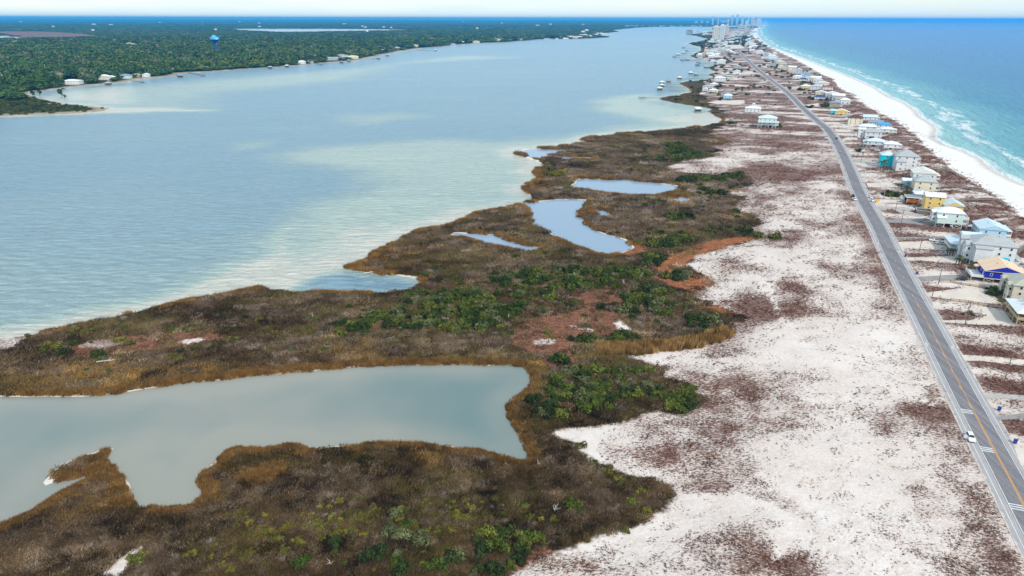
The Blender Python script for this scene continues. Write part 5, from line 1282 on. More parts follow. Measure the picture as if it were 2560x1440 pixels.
on_road(2084, 347, 1.9, 'black', 'black car driving away near the road bend')
on_road(2104, 380, -1.9, 'silver', 'silver car driving toward the camera in the left lane', away=False, kind='sedan')
ex = np.array([math.cos(-TH), math.sin(-TH)]); ey = np.array([math.sin(TH), math.cos(TH)])
for (x, y, hd, c_, kd, lab) in ((2252, 504, -ex, 'white', 'suv', 'white car parked across beside the orange trailer'), (2334, 603, -ex, 'white', 'pickup', 'white pickup truck parked before the light blue roof house'), (2350, 610, -ex, 'white', 'suv', 'white car parked in front of the pickup truck'),
                              (2354, 603, -ex, 'grey', 'suv', 'dark grey car half under the light blue roof house'), (2066, 347, ex, 'white', 'sedan', 'white car turned sideways at the road bend'), (2192, 377, -ex, 'white', 'suv', 'white car parked behind the turquoise house'),
                              (1967, 257, -ex, 'silver', 'suv', 'silver car on the left verge far up the road'), (1846, 316, ex, 'white', 'suv', 'white car left of the big mint bay house'), (1866, 317, -ex, 'white', 'sedan', 'white car close to the stilts of the big mint bay house'), (2404, 700, -ex, 'black', 'pickup', 'black pickup truck beside the stairs of the royal blue house')):
    p = at(x, y); car((p.x, p.y, p.z + .06), hd, c_, lab, kd)

# ------------------------------------------------------------------ poles, bins, fences
pole_mat = paint('pole_wood', (0.17, 0.13, 0.105), .95, .1, .25, 1.5); pale_pole = paint('pale_pole', (0.50, 0.46, 0.42), .9, .1, .12, 1.0)
def pole(x, y, h, label, mat=pole_mat, arm=True, r0=.17):
    p = at(x, y); root = tag(empty('utility_pole', p, -TH), label, 'pole')
    MB().tube((0, 0, -1), (0, 0, h), r0, r0 * .65).build('shaft', mat, root)
    if arm:
        MB().bar((-1.25, .15, h - .5), (1.25, .15, h - .5), .12, .14).build('crossarm', mat, root); MB().bar((-.8, .1, h - .55), (0, .1, h - 1.2), .05).bar((.8, .1, h - .55), (0, .1, h - 1.2), .05).build('arm_brace', rim_mat, root)
        for q in (-1.1, -.4, .4, 1.1): MB().tube((q, .15, h - .43), (q, .15, h - .22), .06, n=6).build('insulator', trim_mat, root)
        MB().tube((.32, -.05, h - 2.6), (.32, -.05, h - 1.7), .22, n=10).build('transformer', rim_mat, root)
    return root
for k, (x, y, h, lab) in enumerate([(2507, 966, 10.6, 'tall dark utility pole with crossarm nearest the camera'), (2412, 811, 10.0, 'utility pole beside the fenced heath island'), (2345, 712, 9.6, 'utility pole at the corner of the rail fence'), (2295, 641, 10.0, 'utility pole before the light blue roof house'),
                                   (2251, 565, 10.0, 'utility pole at the mint house driveway'), (2237, 533, 8.0, 'shorter pole by the concrete loop drive'), (2209, 496, 9.2, 'pale pole by the dark green bushes'), (2174, 436, 9.5, 'pole across the road from the bare sand before the cream house'),
                                   (2152, 405, 9.0, 'pole standing left of the turquoise house'), (2130, 372, 9.0, 'pole left of the raised blue grey house'), (2085, 300, 9.0, 'pole near the yellow gabled house'), (1977, 229, 11, 'tall pole right of the far road before the white houses'), (2330, 742, 4, 'short post at the sand court entrance')]):
    pole(x, y, h, lab, pale_pole if k in (6, 7, 10) else pole_mat, arm=k not in (5, 12))
bin_mat = paint('bin_blue', (0.015, 0.05, 0.30), .5, .4, .08); lid_mat = paint('bin_lid', (0.012, 0.035, 0.22), .5, .4, .08)
for (x, y, lab) in ((2497, 1027, 'blue wheeled bin by the grey driveway near the road'), (2537, 1109, 'blue wheeled bin on the sand at the picture edge'), (2263, 642, 'blue wheeled bin beside the road before the tall white house'), (2292, 686, 'blue wheeled bin at the royal blue house driveway')):
    p = at(x, y); root = tag(empty('wheeled_bin', p, -TH), lab, 'bin')
    b = MB(); loft(b, [(-.32, [(-.34, .12), (.34, .12), (.42, 1.25), (-.42, 1.25)]), (.40, [(-.34, .12), (.34, .12), (.42, 1.25), (-.42, 1.25)])]); b.build('body', bin_mat, root)
    MB().box(-.46, .46, -.40, .46, 1.251, 1.36).build('lid', lid_mat, root)
    for q in (-.36, .36): MB().tube((q - .05, .36, .15), (q + .05, .36, .15), .15, n=10).build('wheel', tyre_mat, root)
p = at(2194, 505); root = tag(empty('yellow_bin', p, -TH), 'bright yellow box bin beside the white car on the shoulder', 'bin')
MB().box(-.9, .9, -.7, .7, .1, 1.7).build('body', paint('bin_yellow', (0.85, 0.50, 0.01), .5, .4, .06), root); MB().box(-.95, .95, -.75, .75, 1.701, 1.85).build('lid', paint('bin_yellow_lid', (0.75, 0.42, 0.01), .5, .4), root)
p = at(2267, 509); root = tag(empty('orange_trailer', p, -TH), 'bright orange box trailer under the dark roofed carport', 'trailer')
MB().box(0, 6.4, 0, 2.4, .7, 2.9).build('body', paint('trailer_orange', (0.80, 0.20, 0.01), .5, .4, .12), root); MB().box(3.2, 4.8, -.03, -.01, 1.5, 2.1).build('side_panel', paint('trailer_pale', (0.80, 0.55, 0.30), .5, .4), root); MB().bar((6.4, 1.2, .75), (7.6, 1.2, .6), .12).build('drawbar', dark_under, root)
for q in (1.2, 5.0):
    for yy in (.1, 2.3): MB().tube((q, yy - .1, .36), (q, yy + .1, .36), .36, n=12).build('wheel', tyre_mat, root)
p = at(2265, 508); root = tag(empty('carport', p, -TH), 'open carport with a dark slate flat roof over the orange trailer', 'carport')
MB().box(-.6, 8.8, -1.0, 8.2, 4.0, 4.25).build('roof', rmat('dgrey'), root)
MB().box(-.8, 9.0, -1.25, -1.02, 3.95, 4.45).box(-.82, -.62, -1.0, 8.2, 3.95, 4.45).build('fascia', trim_mat, root)
for x in (0, 4.2, 8.4):
    for y in (-.7, 7.8): MB().box(x - .1, x + .1, y - .1, y + .1, -.4, 4.0).build('post', trim_mat, root)
MB().box(0, 8.4, 7.2, 7.4, -.2, 3.99).build('back_wall', dark_under, root)
p = at(2291, 534); root = tag(empty('concrete_enclosure', p, -TH), 'roofless grey concrete block enclosure in front of the yellow house', 'wall')
bk = paint('block_grey', (0.17, 0.16, 0.155), .95, .1, .2, .7); cp = paint('block_cap', (0.52, 0.50, 0.48), .9, .1, .1)
for q in ((0, 8.6, 0, .35), (0, 8.6, 6.65, 7.0), (0, .35, .36, 6.64), (8.25, 8.6, .36, 6.64)):
    w_ = MB().box(q[0], q[1], q[2], q[3], -.3, 2.0).build('wall', bk, root); MB().box(q[0] - .05, q[1] + .05, q[2] - .05, q[3] + .05, 2.001, 2.16).build('coping', cp, w_)
MB().box(.4, 8.2, .4, 6.6, -.2, .12).build('slab', cp, root)

def fence(pts, step, h, label, mat, rails=(.55, .95), panel=False):
    W_ = [at(x, y) for x, y in pts]; root = tag(empty('post_and_rail_fence' if rails else 'post_row', W_[0]), label, 'fence')
    o = W_[0]; me = MB().box(-.09, .09, -.09, .09, -.5, h).mesh('fence_post'); me.materials.append(mat)
    for a, b in zip(W_[:-1], W_[1:]):
        L = (b - a).length; n = max(1, int(L / step))
        for i in range(n):
            q = a.lerp(b, i / n); link('fence_post', me, None, root, q - o)
        for z_ in rails:
            MB().bar(a - o + Vector((0, 0, z_)), b - o + Vector((0, 0, z_)), .05, .12).build('rail', mat, root)
        if panel: MB().bar(a - o + Vector((0, 0, .5)), b - o + Vector((0, 0, .5)), .03, .85).build('fence_mesh', paint('fence_mesh', (0.52, 0.44, 0.33), .95, .1, .2), root)
    return root
fw = paint('fence_wood', (0.16, 0.12, 0.085), .95, .1, .25, 1.5)
fence([(2348, 706), (2375, 706), (2402, 712), (2470, 722)], 3.4, 1.2, 'rail and mesh fence between the royal blue and the beige house courts', fw, (.2, 1.05), True)
fence([(2376, 752), (2420, 757), (2470, 766), (2507, 772)], 3.2, 1.2, 'rail and mesh fence between the two sand courts', fw, (.2, 1.05), True)
fence([(2360, 772), (2420, 772), (2452, 778), (2464, 790), (2448, 799), (2400, 803)], 3.0, 1.0, 'ring of short posts round the heath island in the sand court', fw, ())
fence([(2388, 811), (2440, 815), (2490, 819), (2540, 822)], 3.6, 1.1, 'row of posts with low rail along the front of the sand court', fw, (.35,))
fence([(2447, 842), (2470, 832), (2520, 836), (2560, 842)], 4.5, 1.2, 'loose row of grey posts on the heath below the porch house', fw, ())
fence([(2450, 858), (2462, 868), (2466, 880), (2520, 895), (2560, 902)], 3.6, 1.3, 'row of dark posts beside the pale sand drive', fw, ())
fence([(2355, 530), (2345, 533)], 2.5, 1.0, 'short white rail at the mint house corner', trim_mat, (.5, .9))

# ------------------------------------------------------------------ dune boardwalks
def boardwalk(pts, label, h=1.1, w=1.5):
    W_ = [at(x, y) for x, y in pts]; o = W_[0].copy(); root = tag(empty('dune_boardwalk', o), label, 'boardwalk')
    pm = MB().box(-.1, .1, -.1, .1, -3.4, 1.0).mesh('boardwalk_post'); pm.materials.append(wood_grey)
    plank = MB().box(-.14, .14, -w / 2, w / 2, -.06, 0).mesh('plank'); plank.materials.append(wood_grey)
    for a, b in zip(W_[:-1], W_[1:]):
        d = (b - a); L = Vector((d.x, d.y, 0)).length; n = max(2, int(L / 3)); nn = Vector((d.y, -d.x, 0)).normalized() * w / 2
        za, zb = a.z + h, b.z + h
        ends = [(a.lerp(b, t)) for t in (0, 1)]; A = Vector((a.x, a.y, za)) - o; B = Vector((b.x, b.y, zb)) - o
        MB().bar(A, B, w, .18).build('deck', wood_grey, root)
        for s_ in (-1, 1): MB().bar(A + nn * s_ + Vector((0, 0, .95)), B + nn * s_ + Vector((0, 0, .95)), .1, .12).bar(A + nn * s_ + Vector((0, 0, .5)), B + nn * s_ + Vector((0, 0, .5)), .06, .1).build('railing', wood_grey, root)
        for i in range(n + 1):
            q = A.lerp(B, i / n)
            for s_ in (-1, 1): link('post', pm, None, root, q + nn * s_)
    a, b = W_[-2], W_[-1]; d = (b - a); d.z = 0; d.normalize(); e = b + d * 4.5; ez = gz(e.x, e.y)
    st = MB()
    for i in range(7):
        t0, t1 = i / 7, (i + 1) / 7; zz = (b.z + h) * (1 - t1) + ez * t1
        st.bar(Vector((b.x, b.y, zz)) + d * (4.5 * t0) - o, Vector((b.x, b.y, zz)) + d * (4.5 * t1) - o, w, .12)
    st.build('steps', wood_grey, root)
boardwalk([(2098, 234), (2122, 235), (2136, 239)], 'grey boardwalk crossing the dunes beside the cream gabled house')
boardwalk([(2212, 352), (2262, 351), (2294, 352), (2303, 357)], 'grey boardwalk over the dunes behind the raised blue grey house')
boardwalk([(2334, 470), (2400, 470), (2452, 480), (2476, 488)], 'grey boardwalk from the cream house to the beach')
boardwalk([(2388, 504), (2440, 503), (2490, 504), (2508, 513)], 'grey boardwalk from the yellow house to the beach')
boardwalk([(2510, 650), (2536, 640), (2575, 612), (2620, 585)], 'grey boardwalk leading seaward from the raised pool')
boardwalk([(2340, 432), (2362, 425), (2392, 440)], 'short grey boardwalk behind the white gabled house')

# ------------------------------------------------------------------ piers and boat houses in the bay
def pier(a, b, label, roof=None, head=(7, 8), w=1.6, rh=3.6, name='wooden_pier'):
    A = Vector(gp(*a, 0.0)); B = Vector(gp(*b, 0.0)); A.z = B.z = 0
    root = tag(empty(name, B), label, 'pier' if not roof else 'boat house')
    d = A - B; L = d.length; u = d.normalized(); nn = Vector((u.y, -u.x, 0)); zt = 1.7
    MB().bar(Vector((0, 0, zt)), d + Vector((0, 0, zt)), w, .22).build('walkway', wood_grey, root)
    pm = MB().tube((0, 0, -2.2), (0, 0, 2.3), .17, n=6).mesh('pile'); pm.materials.append(wood_grey)
    n = max(2, min(26, int(L / 4.0)))
    for i in range(n + 1):
        for s_ in (-1, 1): link('pile', pm, None, root, d * (i / n) + nn * (s_ * w / 2))
    hx, hy = head
    MB().box(-hx, 0, -hy / 2, hy / 2, zt - .15, zt + .12).build('platform', wood_grey, root)
    if roof:
        for x in (-hx + .3, -.3):
            for y in (-hy / 2 + .3, 0, hy / 2 - .3): MB().box(x - .16, x + .16, y - .16, y + .16, -2, zt + rh).build('roof_post', wood_grey, root)
        roof_mesh(-hx, 0, -hy / 2, hy / 2, zt + rh, 1.9, 'hip', .7).build('roof', rmat(roof), root)
        MB().box(-hx + 1, -1, -hy / 2 + 1, hy / 2 - 1, zt + .13, zt + 1.5).build('boat_lift', dark_under, root)
    else:
        b_ = MB()
        for x in (-hx + .2, -.2):
            for y in (-hy / 2 + .2, hy / 2 - .2): b_.box(x - .1, x + .1, y - .1, y + .1, zt, zt + 2.6)
        b_.box(-hx, 0, -hy / 2, -hy / 2 + .15, zt + 1, zt + 1.2).box(-hx, 0, hy / 2 - .15, hy / 2, zt + 1, zt + 1.2); tag(b_.build('head_frame', wood_grey, root), kind='stuff')
pier((1652, 246.5), (1612, 247), 'bare wooden pier with open head at the marsh point', None, (9, 9))
pier((1800, 281), (1752, 281), 'lone white roofed boat house in the small cove', 'white', (8, 9))
PIERS = [((1725, 229), (1655, 227), 'cream', 'nearest cream roofed boat house of the pier group'), ((1722, 221), (1660, 219), 'white', 'middle white roofed boat house of the pier group'), ((1716, 213.5), (1660, 211.5), 'cream', 'farthest pale boat house of the pier group'), ((1700, 208), (1676, 208), 'dgrey', 'small dark roofed hut on the pier group'),
         ((1770, 197), (1704, 199.5), 'cream', 'boat house at the end of the long pier'), ((1785, 187), (1731, 187), 'white', 'white boat house on stilts beyond the long pier'), ((1780, 190.5), (1744, 190.5), 'tan', 'round tan boat house beside the white one'),
         ((1790, 171.5), (1770, 171), 'grey', 'grey boat house near the far shore lots'), ((1790, 163.5), (1748, 165), 'slate', 'low blue grey boat lift in the far row'), ((1780, 158), (1750, 160), 'terra', 'reddish boat house in the far row'), ((1770, 150), (1722, 151.5), 'tan', 'tan roofed boat house in the far row'),
         ((1740, 152), (1710, 152.5), 'slate', 'slate boat lift alone in the far row'), ((1740, 144), (1690, 144.5), 'dgrey', 'dark boat house at the outer far piers'), ((1735, 140), (1698, 139), 'white', 'white boat house at the outer far piers'), ((1745, 134), (1712, 134.5), 'white', 'white boat house of the farthest row'), ((1750, 128), (1720, 129), 'slate', 'slate boat house of the farthest row'),
         ((1745, 122), (1712, 121), 'dgrey', 'tiny dark boat house alone offshore')]
for a, b, rf, lab in PIERS: pier(a, b, lab, rf, (8, 9) if b[1] > 185 else (10, 11), 1.6, 3.4, 'boat_house')
for k in range(5):                                           # old pilings in rows between the piers
    y = 214 + 4.1 * k
    a, b = Vector(gp(1662 + 3 * k, y, 0)), Vector(gp(1716 - 1.5 * k, y + .6, 0)); a.z = b.z = 0
    root = tag(empty('row_of_piles', a), ['old piling row nearest the farthest pale boat house', 'second old piling row of the pier group', 'third old piling row of the pier group', 'fourth old piling row of the pier group', 'old piling row nearest the marsh point'][k], 'piles')
    pm = MB().tube((0, 0, -2), (0, 0, 1.9), .2, n=6).mesh('pile'); pm.materials.append(wood_grey)
    for i in range(15): link('pile', pm, None, root, (b - a) * (i / 14))
MPIER = [((262, 212), (278, 213.5), 'grey', 'covered boat dock before the white roofed shore house'), ((330, 203), (362, 207), None, 'open timber dock on the near mainland shore'), ((440, 188), (456, 194), 'slate', 'blue grey boat dock at the small beach'), ((470, 183), (512, 190.5), None, 'line of dock piles past the small beach'),
         ((664, 169), (680, 172), 'grey', 'grey boat dock below the shore trees'), ((710, 166), (722, 168.5), 'cream', 'cream boat dock below the shore trees'), ((790, 159), (806, 163), None, 'small open dock left of the lodge'), ((852, 154), (858, 158.5), 'slate', 'slate boat dock before the grey lodge'), ((872, 152), (876, 155), 'grey', 'grey boat dock before the cream hall'),
         ((930, 146), (950, 148.5), 'slate', 'blue boat dock on the shore curve'), ((962, 140), (972, 141), 'grey', 'grey boat dock on the shore curve'), ((1040, 126), (1092, 128), 'cream', 'cream boat dock at the end of a long far pier')]
for a, b, rf, lab in MPIER: pier(a, b, lab, rf, (9, 10), 1.8, 3.2, 'boat_dock')

# ------------------------------------------------------------------ water tower and masts on the mainland
p = at(543, 139); root = tag(empty('water_tower', p), 'bright blue bulb shaped water tower rising from the mainland woods', 'water tower')
tb = paint('tower_blue', (0.010, 0.09, 0.62), .4, .4, .08, .05); ts = paint('tower_sky', (0.03, 0.42, 0.88), .4, .4, .06, .05); tw = paint('tower_white', (0.60, 0.75, 0.85), .5, .3)
MB().lathe([(4.6, -2), (3.4, 3), (2.9, 8), (2.7, 36), (3.4, 39), (5.2, 41)], 20).build('stem', tb, root, smooth=True)
bulb = MB().lathe([(5.2, 41), (9.5, 43.6), (12.6, 46.4), (13.8, 49.0)], 28).build('bulb', tb, root, smooth=True)
MB().lathe([(13.8, 49.0), (13.6, 52.0), (12.0, 55.0), (8.6, 57.4), (4.0, 58.7), (0.01, 59)], 28).build('dome', ts, bulb, smooth=True)
for a0 in (3.45, 5.3):                                       # pale swooshes on the tank
    b_ = MB()
    for i in range(5):
        t0, t1 = a0 + i * .11, a0 + (i + 1) * .11; f = lambda t, r_, z_: (r_ * math.cos(t), r_ * math.sin(t), z_)
        b_.face([f(t0, 14.0, 48.8 + i * .2), f(t1, 14.0, 49.0 + i * .2), f(t1, 13.75, 52.2), f(t0, 13.75, 52.0)])
    b_.build('tank_emblem', tw, bulb)
for (x, y) in ((-4, -3), (-1.5, -3.5), (3, -3)): MB().box(x - .9, x + .9, y - .9, y + .9, 58.2, 61.4).build('antenna', tw, root)
MASTS = [((118, 193), 24, 'pale steel pole in the woods left of the large white house'), ((213, 179), 22, 'pale steel pole in the woods above the grey shore house'), ((380, 167), 20, 'pale steel pole in the woods before the water tower'), ((507, 64), 60, 'thin mast far off near the horizon'), ((626, 152), 20, 'pale pole past the water tower'), ((738, 142), 20, 'pale pole above the white boat house'), ((770, 140), 18, 'pale pole right of another above the boat house')]
for (xy, h, lab) in MASTS: pole(xy[0], xy[1], h, lab, pale_pole, False, .5 if h < 40 else 1.6)

# ------------------------------------------------------------------ palms and single pines
PALMS = []
rp = np.random.default_rng(3)
for i in range(3):
    V, F, Lf = [], [], []
    for k in range(17):
        a = k * 2.399 + rp.uniform(-.2, .2); el = rp.uniform(-.25, .9); L = rp.uniform(1.3, 1.9); d = np.array([math.cos(a), math.sin(a), 0]); sd = np.array([-d[1], d[0], 0])
        prev = None
        for j in range(6):
            t = j / 5; c = d * (L * t) + np.array([0, 0, math.sin(el) * L * t - 1.1 * t * t]); w_ = .30 * math.sin(math.pi * min(.97, t + .12)) + .03
            cur = (len(V), len(V) + 1, len(V) + 2); V += [c - sd * w_ - [0, 0, .12], c, c + sd * w_ - [0, 0, .12]]
            if prev: F += [(prev[0], prev[1], cur[1], cur[0]), (prev[1], prev[2], cur[2], cur[1])]; Lf += [rp.uniform(0, 1)] * 2
            prev = cur
    me = np_mesh('palm_crown', V, F); set_attr(me, 'leaf', Lf, 'FLOAT', 'FACE'); me.materials.append(M_leaf_o); PALMS.append(me)
def palm(x, y, h, label, group=None, s=1.0):
    p = at(x, y); root = tag(empty('palm_tree', p, rp.uniform(0, 6)), label, 'palm tree', group); lx, ly = rp.normal(0, .25), rp.normal(0, .25)
    MB().tube((0, 0, -.3), (lx, ly, h), .24, .17, 8).build('trunk', M_bark, root)
    c = link('crown', PALMS[rp.integers(0, 3)], None, root, (lx, ly, h - .1)); c.scale = (s, s, s * .95); g_ = rp.uniform(.8, 1.3); c.color = (.085 * g_, .095 * g_, .020 * g_, 1)
for k, (x, y, h) in enumerate([(2367, 640, 3.6), (2374, 638, 3.6), (2381, 640, 3.9)]): palm(x, y, h, ['first of three palms before the light blue roof house', 'middle of three palms before the light blue roof house', 'third of three palms before the light blue roof house'][k], 'palms before the light blue roof house')
for k, (x, y, h) in enumerate([(2388, 663, 3.8), (2396, 664, 5.6), (2403, 665, 3.2)]): palm(x, y, h, ['short palm at the corner of the tall white house', 'tallest olive palm at the corner of the tall white house', 'low palm tucked against the tall white house'][k], 'palms at the tall white house', 1.1)
for k, (x, y, h) in enumerate([(2200, 428, 8.0), (2207, 428, 9.0), (2218, 428, 3.6)]): palm(x, y, h, ['tall palm in front of the turquoise house', 'tallest palm in front of the turquoise house', 'short palm between the turquoise and white houses'][k], 'palms at the turquoise house', 1.35)
for k, (x, y, h) in enumerate([(2245, 472, 3.4), (2255, 472, 3.6), (2267, 477, 3.8), (2259, 493, 3.4), (2276, 489, 3.2)]): palm(x, y, h, ['palm at the outer end of the row beside the cream house', 'second palm of the row beside the cream house', 'palm closest to the cream house corner', 'palm above the carport roof', 'palm behind the carport roof'][k], 'palms beside the cream house', 1.3)
palm(2157, 394, 5.2, 'single scruffy palm on the heath left of the turquoise house', None, 1.3); palm(2423, 786, 1.6, 'stubby yucca palm in the middle of the heath island', None, .9); palm(2478, 706, 2.6, 'small palm under the royal blue house wall', None, 1.1); palm(2428, 668, 1.4, 'squat palm beside the tall white house garage', None, .9)
PINE = []
for i in range(4):
    L = [(rp.normal(0, .10), rp.normal(0, .10), z_, rr) for z_, rr in ((0.60, 0.15), (0.72, 0.20), (0.84, 0.17), (0.95, 0.12))]
    v, f, l = crown(150, L, .065, rp, .55); me = np_mesh('pine_crown', v, f); set_attr(me, 'leaf', l, 'FLOAT', 'FACE'); me.materials.append(M_leaf_o); PINE.append(me)
def pine(x, y, h, label, group=None, wide=1.0):
    p = at(x, y); root = tag(empty('pine_tree', p, rp.uniform(0, 6)), label, 'pine tree', group)
    MB().tube((0, 0, -.5), (0, 0, h * .93), .3, .1, 7).build('trunk', M_bark, root)
    c = link('crown', PINE[rp.integers(0, 4)], None, root); c.scale = (h * wide, h * wide, h); g_ = rp.uniform(.8, 1.3); c.color = (.022 * g_, .045 * g_, .014 * g_, 1)
for k, (x, y, h) in enumerate([(156, 250, 17), (163, 252, 10), (101, 246, 13), (82, 244, 12), (88, 246, 10)]): pine(x, y, h, ['tallest lone pine with tiered crown on the low mainland point', 'shorter pine beside the tallest lone pine on the point', 'flat topped pine beside the creek mouth', 'thin pine in the pair at the creek mouth', 'shorter pine in the pair at the creek mouth'][k], None, 1.15)

# ------------------------------------------------------------------ bleached snags and driftwood
snag_mat = paint('bleached_wood', (0.58, 0.53, 0.48), .9, .1, .15, 2.0)
def snag(x, y, h, label, n=6):
    p = at(x, y); root = tag(empty('dead_snag', p, rp.uniform(0, 6)), label, 'dead tree')
    MB().tube((0, 0, -.3), (.15 * h * rp.normal(), .1 * h * rp.normal(), h), .11, .04, 6).build('trunk', snag_mat, root)
    for i in range(n):
        a = rp.uniform(0, 6.28); z0 = h * rp.uniform(.15, .8); L = h * rp.uniform(.35, .75)
        MB().tube((0, 0, z0), (L * math.cos(a), L * math.sin(a), z0 + L * rp.uniform(.1, .7)), .06, .02, 5).build('branch', snag_mat, root)
for (x, y, h, lab, n) in ((780, 796, 2.6, 'pale snag above a dark bush on the strip by the bay', 4), (864, 792, 2.4, 'leaning pale snag in front of the long thicket', 3), (1044, 748, 2.6, 'pale snag at the bay inlet end of the thicket', 4), (1388, 1278, 2.0, 'spreading bleached branches beside the shrub on the near marsh', 9), (826, 1412, 1.3, 'small bleached snag near the bottom edge', 7), (1560, 712, 2.4, 'pale snag in the thicket above the rusty clearing', 4), (1270, 795, 2.2, 'pale snag at the rusty clearing edge', 4), (1345, 1162, 1.6, 'short pale stump at the corner of the lagoon', 2)):
    snag(x, y, h, lab, n)
for (x, y, L, a, lab) in ((932, 681, 9, .5, 'white driftwood log on the inlet shore'), (265, 905, 6, .2, 'pale driftwood log lying on the grassy strip'), (1165, 628, 5, .1, 'grey driftwood log in the marsh by the narrow creek'), (1290, 1452, 8, .3, 'white driftwood log by the sand at the bottom')):
    p = at(x, y); root = tag(empty('driftwood', p, a), lab, 'driftwood')
    MB().tube((-L / 2, 0, .35), (L / 2, 0, .6), .3, .16, 8).build('log', snag_mat, root); MB().tube((L * .1, 0, .5), (L * .3, L * .12, 1.3), .12, .05, 6).build('branch', snag_mat, root)
P, g, nz, dd = HEATH
ok = np.ones(len(P), bool)
for q in CLEAR: ok &= sd_poly(P, q) < 0.0
P, nz, dd = P[ok], nz[ok], dd[ok]; g = {k: v[ok] for k, v in g.items()}
n = len(P)
redw = sstep(0.4, 0.8, g['dens']) + 0.9 * sstep(70, 30, -g['sdb']) * (g['east'] > 0)
br = fbm(P[:, 0] / 20, P[:, 1] / 20, 95, 2)
px_, py_ = proj(P, 1.5)
gb = np.exp(-(((px_ - 1430) / 150) ** 2 + ((py_ - 1400) / 45) ** 2)) * 1.6 + 0.8 * sstep(20, 9, g['dr']) * sstep(0.5, 0.6, br)
cols = [(0.15, 0.055, 0.034), (0.085, 0.052, 0.036), (0.23, 0.085, 0.055), (0.30, 0.205, 0.165), (0.24, 0.13, 0.045), (0.065, 0.052, 0.030)]
w = np.stack([0.7 + redw, 0.5 + 0 * br, 0.25 + 0.9 * redw, 0.55 * br, 0.12 + gb, 0.35 * (br > 0.55)], 1)
col = palette(cols, w, n, r)
sc_ = np.clip(dd / 280, 0.6, 2.6)
instancer('heath_cushions', np.column_stack([P, g['z']]), 0.35 + r.normal(0, 0.5, n) + (r.uniform(0, 1, n) < 0.5) * math.pi, np.stack([sc_ * r.uniform(0.7, 1.5, n), sc_ * r.uniform(0.5, 0.9, n), np.clip(np.sqrt(sc_), 0.7, 1.1) * r.uniform(0.6, 1.2, n)], 1), r.integers(0, 5, n), col, C_heath,
          label='dark red brown heath cushions dotted over the white sand', cat='heath')
